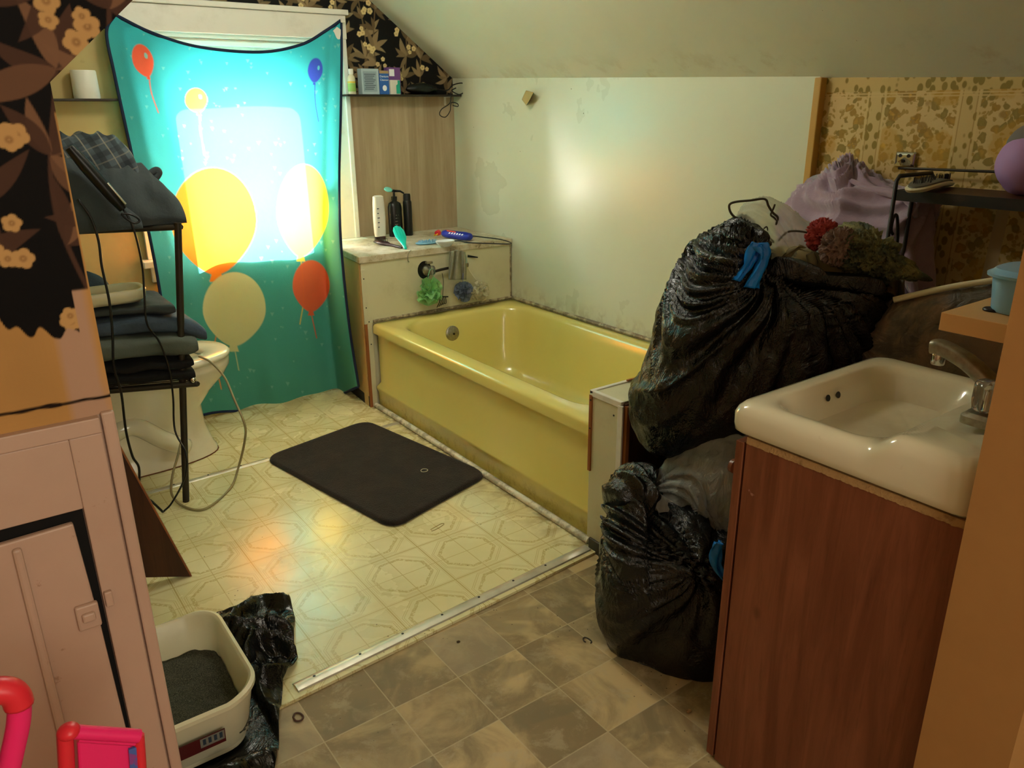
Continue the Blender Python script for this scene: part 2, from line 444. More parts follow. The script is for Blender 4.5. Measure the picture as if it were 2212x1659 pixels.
M['toilet'] = worn('toilet_porcelain', '#ded7bd', '#b7a478', 4, .3, .14, bsc=3, bst=0, coat=.5, spec=.6)
M['chrome'] = mat('chrome', '#c9c9c6', .12, metal=1)
M['dullchrome'] = mat('worn_chrome', '#a7a295', .3, metal=1, fn=lambda: (lambda P: dict(rough=.22+ntex(P[3], 90, 3)*.3, color=mix(ntex(P[3], 70, 4), '#c5c2b4', '#6f6857')))(pos()))
M['alu'] = mat('aluminium_strip', '#b0ab9c', .32, metal=.6, fn=lambda: (lambda P: dict(rough=.25+ntex(P[3], 60, 3)*.3, color=mix(step(ntex(P[3], 12, 3), .3, .9), '#c6c2b4', '#a29b88')))(pos()))
M['black'] = mat('black_plastic', '#0b0b0b', .35)
M['blackmetal'] = worn('black_painted_metal', '#15120f', '#3a2c1c', 30, .4, .45)
M['darkmetal'] = mat('dark_grey_metal', '#3a342c', .4, metal=.6)
M['glassy'] = mat('clear_acrylic', '#f2f2ee', .06, trans=.95, ior=1.49)
M['bag'] = mat('black_bin_bag_film', fn=f_plastic('#070807', '#0d0f0c', 20), spec=.6)
M['bagflat'] = mat('black_bin_bag_film_flat', fn=f_plastic('#060706', '#0b0d0b', 12), spec=.55)
M['blue'] = mat('blue_drawstring_plastic', '#0c78cf', .3, fn=lambda: (lambda P: dict(color=mix(ntex(P[3], 25, 4), '#1384dd', '#0862b4'), normal=bump(ntex(P[3], 40, 3), .5, .006)))(pos()))
M['clearbag'] = translucent_mat('frosted_clear_bag', '#e6e8e2', .25, .08, lambda: (lambda P: dict(color=mix(ntex(P[3], 9, 4), '#d6dbd6', '#efeee6'), normal=bump(ntex(vec(P[0]*1.6, P[1]*1.6, P[2]*.5), 22, 5, .6, 1.5), 1.0, .035)))(pos()), alpha=.52)
M['sheerbag'] = translucent_mat('thin_clear_film', '#cfcfb8', .4, .3, lambda: (lambda P: dict(normal=bump(ntex(P[3], 20, 4, .6, 1), .8, .02)))(pos()), alpha=.38)
M['greybag'] = translucent_mat('grey_clear_film', '#7d776a', .15, .25, lambda: (lambda P: dict(color=mix(step(ntex(P[3], 7, 4, .6, .8), .42, .62), '#6a665c', '#a38a72'), normal=bump(ntex(P[3], 22, 5, .6, 1.5), .9, .02)))(pos()), alpha=.93)
M['mat'] = mat('dark_brown_bath_mat', fn=lambda: (lambda P: dict(color=mix(step(ntex(P[3], 14, 6, .7), .35, .7), '#1a1310', '#2c221d'), normal=bump(ntex(P[3], 260, 3), .8, .004)))(pos()), rough=.95, sheen=.15, spec=.15)
M['litter'] = mat('dark_grey_litter', fn=lambda: (lambda P: dict(color=mix(step(ntex(P[3], 420, 3, .8), .4, .7), '#2e2f26', '#6b6a58'), normal=bump(ntex(P[3], 380, 3, .8), .9, .004)))(pos()), rough=.95)
M['pan'] = worn('cream_plastic', '#d3cdae', '#b4a67c', 5, .3, .35)
M['lav'] = mat('lavender_fleece', fn=cloth_fn('#a893a5', '#8a7284', 16), sheen=.4)
M['navy'] = mat('navy_binding', '#0c1c3a', .8)
M['dkcloth'] = mat('charcoal_cotton', fn=cloth_fn('#2d3436', '#454d50', 12), rough=.9)
M['dkgreen'] = mat('grey_green_cotton', fn=cloth_fn('#474f49', '#5f675f', 10), rough=.9)
M['denim'] = mat('dark_denim', fn=cloth_fn('#2a3542', '#4a5a6b', 16), rough=.9)
M['blackcloth'] = mat('black_cotton', fn=cloth_fn('#050505', '#0e0e0f', 12), rough=.9)
M['plaid'] = mat('grey_plaid_cotton', fn=f_plaid, rough=.9)
M['pinkplastic'] = mat('hot_pink_plastic', '#f0246e', .35, spec=.5)
M['redplastic'] = mat('red_pink_plastic', '#e02a38', .35)

# ------------------------------------------------------------------ painted patterns kept as vertex colour
def hexarr(h): return np.array(lin(h)[:3])
def paint(col, mask, c, a=1.0):
    mk = np.clip(mask, 0, 1)[..., None]*a; col[:] = col*(1-mk) + np.array(c)[None, None, :]*mk
def soft(d, w): return np.clip(.5 - d/w, 0, 1)
def leaf_sdf(X, Z, x, z, ang, L, W, bend=0.0):
    ca, sa = math.cos(ang), math.sin(ang); u = (X-x)*ca+(Z-z)*sa; v = -(X-x)*sa+(Z-z)*ca
    t = np.clip(u/L, 0, 1); v = v - bend*L*np.sin(PI*t)
    w = W*np.sin(PI*t**.8)**.9
    return np.maximum(np.abs(v)-w, np.maximum(-u, u-L))
def window(X, Z, x, z, r):
    xs, zs = X[0], Z[:, 0]; i0, i1 = np.searchsorted(xs, x-r), np.searchsorted(xs, x+r); j0, j1 = np.searchsorted(zs, z-r), np.searchsorted(zs, z+r)
    return (slice(j0, j1), slice(i0, i1)) if i1 > i0+1 and j1 > j0+1 else None
def flower(col, X, Z, x, z, r, px, base, dark):
    w_ = window(X, Z, x, z, r*1.3)
    if w_ is None: return
    col, X, Z = col[w_], X[w_], Z[w_]
    a = np.arctan2(Z-z, X-x); d = np.hypot(X-x, Z-z)
    paint(col, soft(d - r*(.80+.2*np.abs(np.cos(2.5*a+x*40))), px), base)
    paint(col, soft(d-.28*r, r*.3), dark, .8)
    paint(col, soft(d-.12*r, px), base, .8)
def floral(X, Z, x0, x1, z0, z1, seed, n_stem, px, bgc='#120f0d', leaves=('#5d4634', '#6f523a', '#4a372a'), fl='#b89565', fld='#6e4a2a', sc=1.0):
    rr = random.Random(seed); col = np.zeros(X.shape+(3,)); col[:] = hexarr(bgc)
    spots = []
    for i in range(n_stem):
        sx = x0 + (x1-x0)*(i+.5+rr.uniform(-.3, .3))/n_stem; amp = rr.uniform(.008, .022); ph = rr.uniform(0, 6)
        cx = sx + amp*np.sin(Z*14+ph); paint(col, soft(np.abs(X-cx)-.003, px), hexarr(leaves[2]))
        z = z0 + rr.uniform(0, .05)
        while z < z1:
            xx = sx + amp*math.sin(z*14+ph); side = rr.choice((-1, 1)); n = rr.choice((3, 4, 5, 6))
            a0 = PI/2 + side*rr.uniform(.2, 1.0)
            for k in range(n):
                a = a0 + (k-(n-1)/2)*rr.uniform(.55, .8)
                L = rr.uniform(.045, .08)*sc; lc = hexarr(rr.choice(leaves))
                W_, B_ = L*rr.uniform(.115, .165), rr.uniform(-.12, .12); w_ = window(X, Z, xx, z, L*1.2)
                if w_: paint(col[w_], soft(leaf_sdf(X[w_], Z[w_], xx, z, a, L, W_, B_), px), lc, .95)
            if rr.random() < (.75 if sc < 1.3 else 1.1): spots.append((xx + side*rr.uniform(.02, .05), z + rr.uniform(.0, .05)))
            z += rr.uniform(.055, .095)*sc
    for (fx, fz) in spots:
        for k in range(rr.choice((1, 2, 2, 3)) + (1 if sc > 1.3 else 0)):
            flower(col, X, Z, fx+rr.uniform(-.018, .018)*sc, fz+rr.uniform(-.018, .018)*sc, rr.uniform(.009, .0145)*(1+.25*(sc-1)), px, hexarr(fl), hexarr(fld))
    return col
def grid_mesh(P, axis_vals):   # P: (nv, nu, 3) array
    nv, nu = P.shape[:2]; mb = MB(); mb.v = [tuple(p) for p in P.reshape(-1, 3)]
    idx = np.arange(nv*nu).reshape(nv, nu)
    q = np.stack([idx[:-1, :-1], idx[:-1, 1:], idx[1:, 1:], idx[1:, :-1]], -1).reshape(-1, 4)
    mb.f = [tuple(int(i) for i in r_) for r_ in q]; return mb
def rgba(c): return np.concatenate([c, np.ones(c.shape[:-1]+(1,))], -1)

# ================================================================== THE SETTING
WX, WY, LX = 2.255, 3.605, 0.05            # right knee wall, window wall, left knee wall
def topz(y): return 1.365 + (y-1.0)*.0288   # the old knee wall rises a little towards the window
struct('floor', MB().box(-1.0, WX, -1.5, 1.57, -.05, -.008), M['slate'])
struct('floor.001', MB().slab([(LX-.1,1.46,-.05),(WX,1.60,-.05),(WX,WY,-.05),(LX-.1,WY,-.05)], (0,0,.05)), M['vinyl'])
# right knee wall: painted panel by the tub, gold wallpaper nearer
def wall_x(name, y0, y1, mt, X=WX):
    return struct(name, MB().slab([(X,y0,-.05),(X,y1,-.05),(X,y1,topz(y1)+.02),(X,y0,topz(y0)+.02)], (.1,0,0)), mt)
wall_x('wall_right', 1.50, WY+.15, M['panel'], WX-.004); wall_x('wall_right.001', -1.5, 1.50, M['gold'], WX)
# sloped ceiling on the right and its twin on the left, flat ceiling between
def slope(y): return Vector((WX, y, topz(y)))
S0, S1 = slope(-1.5), slope(WY+.15)
up = Vector((-1.14, 0, .86))
struct('ceiling', MB().slab([S0+Vector((.15,0,-.113)), S0+up, S1+up, S1+Vector((.15,0,-.113))], (.06,0,.08)), M['ceil'])
l0 = Vector((LX, 1.25, 1.255)); upl = Vector((1.2, 0, 1.068))
struct('ceiling.001', MB().slab([l0, l0+upl, l0+upl+Vector((0,2.5,0)), l0+Vector((0,2.5,0))], (-.07,0,.08)), M['ceil'])
struct('ceiling.002', MB().box(-1.0, 1.5, -1.5, 3.75, 2.22, 2.3), M['ceil'])
struct('wall_left', MB().box(LX-.1, LX, 1.25, WY+.1, -.05, 1.35), M['beige'])
struct('wall_hall_left', MB().box(-1.1, -1.0, -1.5, 1.3, -.05, 2.3), M['hall'])
struct('wall_hall_back', MB().box(-1.1, WX+.1, -1.6, -1.5, -.05, 2.3), M['hall'])
# partition at the right, its end is the tan jamb near the camera
struct('wall_front', MB().box(1.06, WX, .28, .40, -.05, 2.0), M['jamb'])
# window wall around the opening
WO = (.80, 1.55, .70, 1.60)
mb = MB(); Y0, Y1 = WY, WY+.13
mb.box(LX-.1, WO[0], Y0, Y1, -.05, 2.3).box(WO[1], WX+.1, Y0, Y1, -.05, 1.364).box(WO[0], WO[1], Y0, Y1, -.05, WO[2])
mb.box(WO[0], WO[1], Y0+.012, Y1, WO[3], 2.3).box(WO[1], WX+.1, Y0+.012, Y1, 1.364, 2.3)
struct('wall_back', mb, M['beige'])
struct('wall_back.001', MB().box(1.66, WX-.004, WY-.006, WY, .60, 1.364), M['paneling'])
# floral wallpaper on the window wall, right of and above the window
M['floral'] = cattr('dark_floral_wallpaper', .65, spec=.12)
xs = np.arange(.55, 2.256, .0026); zs = np.arange(1.364, 2.1, .0026)
X, Z = np.meshgrid(xs, zs); col = floral(X, Z, .55, 2.26, 1.33, 2.1, 11, 15, .0022, leaves=('#7d6a4c', '#8f7a58', '#635238'), fl='#d6be86', fld='#8a6a38', bgc='#171614', sc=1.1)
sel = (zs >= 1.364); P = np.stack([X, np.full_like(X, WY-.001), Z], -1)
# two patches: right of the window, and the strip over the casing
iR = np.searchsorted(xs, 1.60); jT = np.searchsorted(zs, 1.60)
g1 = grid_mesh(P[:, iR:], None); struct('wall_back.002', g1, M['floral'], colors=rgba(col[:, iR:]).reshape(-1, 4))
g2 = grid_mesh(P[jT:, :iR+1], None); struct('wall_back.003', g2, M['floral'], colors=rgba(col[jT:, :iR+1]).reshape(-1, 4))

# near-left wall: painted cupboard front below, torn dark floral paper above
YP, XE = 1.20, .149
poly = [(-1.0,YP,-.05),(XE,YP,-.05),(XE,YP,1.335),(1.25,YP,2.315),(-1.0,YP,2.315)]
struct('wall_partition', MB().slab([Vector(p)+Vector((0,.003,0)) for p in poly], (0,.06,0)), M['pink'])
def part_paper(x0, x1, z0, z1, dx):
    xs = np.arange(x0, x1+dx*.5, dx); zs = np.arange(z0, z1+dx*.5, dx); X, Z = np.meshgrid(xs, zs)
    lim = np.maximum(XE, XE + (Z-1.335)*1.122)
    Xw = np.minimum(X, lim)
    col = floral(X, Z, -.45, .62, .88, 1.8, 9, 10, .002, leaves=('#6a4a36', '#7b5840', '#4b3226'), fl='#c0955e', fld='#7a5030', bgc='#0c0807', sc=1.45)
    # torn lower edge showing old plaster
    n = np.array([noise.noise(Vector((float(x)*22, 1.3, 0))) + .5*noise.noise(Vector((float(x)*70, 4.3, 0))) for x in xs])
    edge = 1.055 + .035*n - .05*np.clip((xs-.02)/.1, 0, 1) + .0
    edge = np.where(xs > XE-.022, 1.07, edge); edge = np.where(xs > XE-.0025, 1.30, edge)
    nn = np.array([[noise.noise(Vector((float(x)*9, float(z)*9, 2))) for x in xs[::4]] for z in zs[::4]]).repeat(4, 0).repeat(4, 1)[:len(zs), :len(xs)]
    pl = hexarr('#b98a50')[None, None, :]*(1+.22*nn[..., None])
    pk = hexarr('#b48f76')[None, None, :]*np.ones_like(col)
    t = np.clip(soft(np.abs(X-(XE-.03))-.022, .01)[..., None] + np.clip((nn-.15)*3, 0, 1)[..., None]*.6, 0, 1)
    base = pl*(1-t)+pk*t
    mk = np.clip((edge[None, :]-Z)/.003, 0, 1)[..., None]
    col = col*(1-mk)+base*mk
    # crack above the wainscot
    cz = .912 + .010*np.array([noise.noise(Vector((float(x)*26, 7, 0))) for x in xs]); w = .0022 + .004*np.clip(np.array([noise.noise(Vector((float(x)*34, 9, 0))) for x in xs]), 0, 1)
    paint(col, soft(np.abs(Z-cz[None, :])-w[None, :], .002), hexarr('#1f120a'))
    P = np.stack([Xw, np.full_like(X, YP), Z], -1)
    return grid_mesh(P, None), rgba(col).reshape(-1, 4)
g, c4 = part_paper(-.25, .45, .886, 1.60, .0017)
struct('wall_partition.001', g, M['floral'], colors=c4)
mb = MB().box(-1.0, -.251, YP-.001, YP+.003, .886, 1.6).box(-1.0, .3, YP-.001, YP+.003, 1.6, 2.25)
M['floralplain'] = mat('dark_wallpaper_plain', '#2a1c15', .5)
struct('wall_partition.002', mb, M['floralplain'])

# wainscot and the little cupboard door in it
mb = MB().box(-1.0, .128, YP-.014, YP+.003, .862, .886).box(.085, .128, YP-.012, YP+.003, .0, .862).box(-1.0, .085, YP-.012, YP+.003, .752, .862)
struct('trim_1', mb, M['pink'], bevel=.002)
struct('trim_2', MB().box(.131, .149, YP-.009, YP+.003, .0, .89), M['pink'], bevel=.003)
M['gap'] = mat('black_gap', '#050302', .9)
struct('trim_3', MB().box(-1.0, .084, YP-.002, YP+.0025, .0, .752), M['gap'])
dr = thing('cupboard_door', 'small crooked pinkish painted cupboard door low in the near left wall', 'door', (-.03, YP-.012, 0.02))
obj('door_panel', MB().slab([(-.34,YP-.016,.02),(.079,YP-.016,.02),(.079,YP-.016,.30),(.0745,YP-.016,.56),(.068,YP-.016,.735),(-.34,YP-.016,.722)], (0,.012,0)), M['pink'], dr, bevel=.003)
obj('panel_molding', MB().slab([(-.016,YP-.024,.02),(.0,YP-.024,.02),(-.0,YP-.024,.722),(-.012,YP-.024,.722)], (0,.01,0)), M['pink'], dr, bevel=.004)
la = obj('latch', MB().box(.045, .0765, YP-.024, YP-.014, .560, .602).box(.052, .07, YP-.030, YP-.02, .575, .59), M['pink'], dr, bevel=.003)
la['label'] = 'paint-covered square latch plate'
tag(obj('latch_catch', MB().box(.087, .098, YP-.020, YP-.011, .584, .61), M['pink'], bevel=.002), 'tiny painted latch catch on the frame right of the cupboard door', 'latch')

# window: casing, sill, sashes, glass
w = bpy.data.objects.new('window_1', None); scene.collection.objects.link(w); w.location = (1.18, WY, .70); w['kind'] = 'structure'
mb = MB().box(.685, .79, WY-.022, WY, .70, 1.60).box(1.56, 1.665, WY-.022, WY, .70, 1.60).box(.675, 1.675, WY-.026, WY, 1.60, 1.70).box(.665, 1.685, WY-.04, WY, 1.70, 1.722)
mb.box(1.645, 1.668, WY-.032, WY-.02, .70, 1.60)
obj('window_casing', mb, M['white'], w, bevel=.003)
obj('window_sill', MB().box(.655, 1.69, WY-.075, WY+.10, .672, .70).box(.69, 1.66, WY-.02, WY, .60, .672), M['white'], w, bevel=.004)
obj('window_jamb', MB().box(.79, .80, WY, WY+.13, .70, 1.61).box(1.55, 1.56, WY, WY+.13, .70, 1.61).box(.79, 1.56, WY, WY+.13, 1.585, 1.605), M['white'], w)
# upper sash (outer), lower sash (inner)
def sash(y, x0, x1, z0, z1, st, rt, rb):
    return MB().box(x0, x0+st, y, y+.035, z0, z1).box(x1-st, x1, y, y+.035, z0, z1).box(x0+st, x1-st, y, y+.035, z0, z0+rb).box(x0+st, x1-st, y, y+.035, z1-rt, z1)
obj('window_sash', sash(WY+.05, .80, 1.55, .705, 1.585, .045, .05, .07), M['white'], w, bevel=.003)
obj('head_slats', MB().box(.80, 1.55, WY+.012, WY+.03, 1.555, 1.575).box(.80, 1.55, WY+.012, WY+.03, 1.525, 1.54), M['white'], w, bevel=.002)
gl = bpy.data.materials.new('window_glass'); gl.use_nodes = True; nt = gl.node_tree; E.nt = nt
tp = nt.nodes.new('ShaderNodeBsdfTransparent'); gs = nt.nodes.new('ShaderNodeBsdfGlossy'); gs.inputs['Roughness'].default_value = .02
fr = nt.nodes.new('ShaderNodeFresnel'); fr.inputs[0].default_value = 1.45; mx = nt.nodes.new('ShaderNodeMixShader')
nt.links.new(fr.outputs[0], mx.inputs[0]); nt.links.new(tp.outputs[0], mx.inputs[1]); nt.links.new(gs.outputs[0], mx.inputs[2]); nt.links.new(mx.outputs[0], nt.nodes['Material Output'].inputs[0])
obj('window_pane', MB().box(.845, 1.505, WY+.066, WY+.069, .775, 1.535), gl, w)
# unseen frame added outside, its rounded opening shapes the sun patch on the throw
so = rrect(0, 0, .40, .47, .01, 0, 6); si = rrect(-.04, -.04, .265, .335, .05, 0, 6)
def sp(ring, y): return [Vector((1.20+p.x, y, 1.15+p.y)) for p in ring]
obj('sun_patch_frame', MB().loft([sp(so, WY+.118), sp(si, WY+.118), sp(si, WY+.13), sp(so, WY+.13)], False, False), M['white'], w)

# slender bits of trim in the bathing corner
struct('trim_4', MB().box(WX-.03, WX+.001, 1.478, 1.502, .50, topz(1.49)), mat('yellowed_end_trim', '#b98f45', .45), bevel=.003)
struct('trim_5', MB().tube([(WX-.006, 1.62, .402), (WX-.006, 3.10, .402)], .009), M['mould'])
struct('trim_6', MB().tube([(1.48, 3.105, .402), (WX-.01, 3.105, .402)], .008).tube([(WX-.012, 3.106, .40), (WX-.012, 3.106, .68)], .005), M['mould'])
struct('trim_7', MB().tube([(1.462, 3.09, .008), (1.458, 2.4, .010), (1.455, 1.60, .008)], .0125, 8), M['whitedirty'], smooth=60)
struct('trim_8', MB().slab([(1.39,1.475,0),(1.445,1.475,0),(1.51,1.46,0),(1.51,1.466,0),(1.445,1.482,0)], (0,0,.001)), M['gap'])
a = at_z(1272, 1173, 0); b = at_z(1312, 1213, 0)
struct('trim_9', MB().box(1.437, 1.449, 1.44, 1.585, -.01, .035), mat('dark_vinyl_base', '#3c362b', .5), bevel=.002)
struct('trim_10', MB().slab([(1.478,3.58,0),(1.442,3.10,0),(1.436,3.10,0),(1.472,3.58,0)], (0,0,.05)), mat('dark_base', '#2b2019', .6))
# aluminium floor strips
def strip(name, p, q, w_, label, h=.006, z=0.0):
    p = Vector(p); q = Vector(q); d = (q-p).normalized(); s = Vector((-d.y, d.x, 0))
    t = thing(name, label, 'floor strip', (p+q)/2)
    n = 24; rows = []
    prof = [(-w_/2, z), (-w_/2+.003, z+h*.7), (-w_*.1, z+h), (w_*.25, z+h*.9), (w_/2, z+h*.3), (w_/2, z)]
    mb = MB(); mb.loft([[p+(q-p)*(i/n)+s*(a_+.0012*nz(i*.5, 3)) + Vector((0,0,b_)) for a_, b_ in prof] for i in range(n+1)])
    obj('strip_metal', mb, M['alu'], t, smooth=35)
    L = (q-p).length; k = int(L/.125)
    for i in range(k):
        c = p+d*(.05+i*.125)+Vector((0,0,z+h*.95))
        obj('screw', MB().lathe([(.0035, 0), (.0035, .0012), (.001, .0016)], c+s*.002, 10), M['black'], t)
    return t
strip('threshold_strip', (.46, 1.525, 0), (1.43, 1.583, 0), 0.040, 'long aluminium threshold strip between the cream vinyl and the grey tile floor', h=.012, z=-.004)
strip('seam_strip', (.20, 2.800, 0), (.86, 2.829, 0), .026, 'aluminium seam strip on the cream vinyl left of the bath mat, below the toilet', .004)
strip('seam_strip', (1.30, 2.848, 0), (1.452, 2.857, 0), .026, 'short end of aluminium seam strip between the bath mat and the tub', .004)

# ================================================================== BATHTUB
tub = thing('bathtub', 'yellow enamelled bathtub set against the pale wall panel', 'bathtub', (1.85, 2.35, 0))
tx0, tx1, ty0, ty1, tz = 1.473, 2.249, 1.598, 3.10, .395
cx, cy, hx, hy = (tx0+tx1)/2, (ty0+ty1)/2, (tx1-tx0)/2, (ty1-ty0)/2
def tr(d, z, r=.012): return rrect(cx, cy, hx-d, hy-d, r, z, 6)
n_ = 6
rings = [tr(.008, 0, .004), tr(.006, .07, .004), tr(.000, .086, .004), tr(.001, .096, .004), tr(.016, .118, .004), tr(.016, .343, .004), tr(.026, .344, .004), tr(.026, .349, .004), tr(0, .350, .006), tr(0, .383, .01), tr(.004, .391, .012), tr(.012, tz, .014)]
def inner(d0, d1, z, r, yo0=0.0, yo1=0.0):   # inner rings: d0 front inset, head and foot slopes
    x0, x1 = tx0+d0, tx1-d1; y0, y1 = ty0+yo0, ty1-yo1
    return rrect((x0+x1)/2, (y0+y1)/2, (x1-x0)/2, (y1-y0)/2, r, z, 6)
rings += [inner(.070, .045, tz, .13, .10, .075), inner(.080, .053, tz-.004, .13, .11, .082), inner(.090, .062, tz-.018, .13, .125, .088), inner(.100, .070, tz-.06, .13, .16, .096),
          inner(.118, .088, .22, .13, .25, .118), inner(.135, .11, .12, .12, .34, .142), inner(.16, .135, .08, .11, .38, .17), inner(.20, .18, .062, .09, .43, .22), inner(.26, .24, .056, .06, .50, .29)]
obj('tub_shell', MB().loft(rings, True, True), M['tub'], tub, smooth=50)
c = at_y(977, 720, 3.0)
ov = obj('overflow_plate', MB().lathe([(.036, 0), (.036, .004), (.031, .008), (.0, .009)], (c.x, 3.001, c.z), 32, (0, -1, .1)), M['dullchrome'], tub, smooth=40); ov['label'] = 'round chrome overflow plate'
obj('overflow_screw', MB().lathe([(.005, 0), (.005, .004), (0, .004)], (c.x+.003, 2.991, c.z-.001), 12, (0, -1, .1)), M['black'], ov)
obj('overflow_screw', MB().lathe([(.005, 0), (.005, .003), (0, .003)], (c.x-.017, 2.993, c.z-.003), 12, (0, -1, .1)), M['dullchrome'], ov)

# plumbing wall at the head of the tub with its ledge
sw = thing('plumbing_wall', 'boxed-in cream wall with ledge at the head of the yellow tub', 'half wall', (1.85, 3.36, 0))
ZL = .697
def quadbox(p, z0, z1): return MB().slab([(x, y, z0) for x, y in p], (0, 0, z1-z0))
foot = [(1.452, 3.112), (2.25, 3.112), (2.25, 3.603), (1.50, 3.603)]
obj('core', quadbox(foot, 0, ZL-.03), M['creamw'], sw)
obj('side_board', quadbox([(1.436, 3.116), (1.450, 3.116), (1.498, 3.603), (1.484, 3.603)], 0, ZL-.024), M['tan'], sw)
obj('front_board', MB().box(1.44, 2.248, 3.104, 3.112, .395, ZL-.030).box(1.44, 1.474, 3.100, 3.112, 0, .398), M['creamw'], sw, bevel=.0015)
obj('ledge_board', quadbox([(1.432, 3.098), (2.250, 3.098), (2.250, 3.603), (1.482, 3.603)], ZL-.030, ZL), M['laminate'], sw, bevel=.003)
obj('corner_batten', MB().box(1.436, 1.456, 3.096, 3.104, .395, .64), M['creamw'], sw, bevel=.002)
obj('bare_batten', MB().box(1.436, 1.449, 3.097, 3.104, .0, .395), M['bare'], sw)
for x_, z_ in ((1.446, .60), (1.448, .47), (1.457, .405), (1.46, .30)):
    obj('nail_head', MB().lathe([(.003, 0), (.003, .001)], (x_, 3.096, z_), 8, (0, -1, 0)), M['black'], sw)

# short end wall at the foot of the tub
nb = thing('end_wall', 'short cream panelled end wall between the foot of the tub and the bin bags', 'half wall', (1.85, 1.53, 0))
obj('panel_core', MB().box(1.450, 2.25, 1.474, 1.596, 0, .512), M['creamw'], nb)
obj('face_board', MB().box(1.444, 1.450, 1.472, 1.600, .03, .506), M['creamw'], nb, bevel=.001)
obj('top_trim', MB().box(1.441, 2.249, 1.588, 1.602, .508, .520).box(1.441, 1.455, 1.47, 1.602, .500, .519), M['white'], nb, bevel=.002)
obj('top_board', MB().box(1.450, 2.249, 1.474, 1.592, .510, .516), M['creamw'], nb)
obj('corner_batten', MB().box(1.440, 1.446, 1.462, 1.482, .03, .508), M['white'], nb, bevel=.001)
obj('bare_batten', MB().box(1.439, 1.445, 1.590, 1.602, .26, .505), M['bare'], nb, bevel=.001)
obj('bare_batten', MB().box(1.58, 2.2, 1.586, 1.594, .519, .524), M['bare'], nb, bevel=.001)
obj('brown_panel', MB().box(1.452, 2.249, 1.462, 1.474, 0, .512), M['brownpanel'], nb)
obj('edge_post', MB().box(1.449, 1.462, 1.452, 1.464, .03, .508), M['bare'], nb)
for y_, z_ in ((1.594, .49), (1.594, .40), (1.476, .42), (1.476, .498), (1.50, .47)):
    obj('nail_head', MB().lathe([(.003, 0), (.003, .001)], (1.444 if y_ < 1.59 else 1.439, y_, z_), 8, (-1, 0, 0)), M['black'], nb)

# ================================================================== THE THROW OVER THE WINDOW
# outline of the hanging throw as seen in the photo; every point is then placed at its real distance
top_ = smoothpts([(248,32,0),(330,72,0),(430,102,0),(560,113,0),(650,97,0),(705,66,0),(737,44,0)], 12)
bot_ = smoothpts([(405,905,0),(470,890,0),(560,886,0),(640,873,0),(710,862,0),(775,835,0)], 12)
lef_ = smoothpts([(248,32,0),(230,70,0),(247,160,0),(275,290,0),(306,430,0),(335,570,0),(362,720,0),(405,905,0)], 12)
rig_ = smoothpts([(737,44,0),(738,120,0),(736,250,0),(733,380,0),(735,500,0),(745,620,0),(758,730,0),(775,835,0)], 12)
def along(P, t):
    f_ = t*(len(P)-1); i = min(int(f_), len(P)-2); return P[i].lerp(P[i+1], f_-i)
NU, NV = 300, 520
TP = np.zeros((NV, NU, 2)); TW = np.zeros((NV, NU, 3))
rng = np.random.default_rng(3)
def tow_y(u, v):
    y = 3.565 - .155*v**.8 + .02*sin(PI*u)*v
    amp = .004 + .016*v
    y += amp*(sin(u*15+v*2.5) + .6*sin(u*27-v*4+1)) * (.35+.65*v)
    y += .016*math.exp(-((u-.06-v*.10)/.035)**2)*(1-v*.6) + .014*math.exp(-((u-.16-v*.22)/.04)**2)*(1-v)
    y -= .014*math.exp(-((u-.90)/.04)**2)
    y += .006*nz(u*6, v*9, 1)
    a_ = min(1, max(0, (u-.86)/.14)); b_ = min(1, max(0, (v-.43)/.13)); y -= .30*a_*a_*(3-2*a_)*b_*b_*(3-2*b_)*(1-.35*max(0, v-.6)/.4)
    return min(y, 3.568)
for j in range(NV):
    v = j/(NV-1); L_ = along(lef_, v); R_ = along(rig_, v)
    for i in range(NU):
        u = i/(NU-1)
        c = along(top_, u)*(1-v) + along(bot_, u)*v + L_*(1-u) + R_*u - (lef_[0]*(1-u)*(1-v) + rig_[0]*u*(1-v) + bot_[0]*(1-u)*v + bot_[-1]*u*v)
        TP[j, i] = (c.x, c.y); TW[j, i] = at_y(c.x, c.y, tow_y(u, v))
Xp, Yp_ = TP[..., 0], TP[..., 1]
V_ = np.linspace(0, 1, NV)[:, None]*np.ones((1, NU))
tcol = hexarr('#38b4bd')*(1-V_[..., None]) + hexarr('#4fa08c')*V_[..., None]
for k in range(230):                       # little pale confetti
    x = rng.uniform(240, 760); y = rng.uniform(60, 880); s = rng.uniform(1.2, 3.0)
    d = np.maximum(np.abs(Xp-x)+ (Yp_-y)*.5 - s, -(Yp_-y)-s)
    paint(tcol, soft(d, 1.2), hexarr('#8fcfc0'), .5)
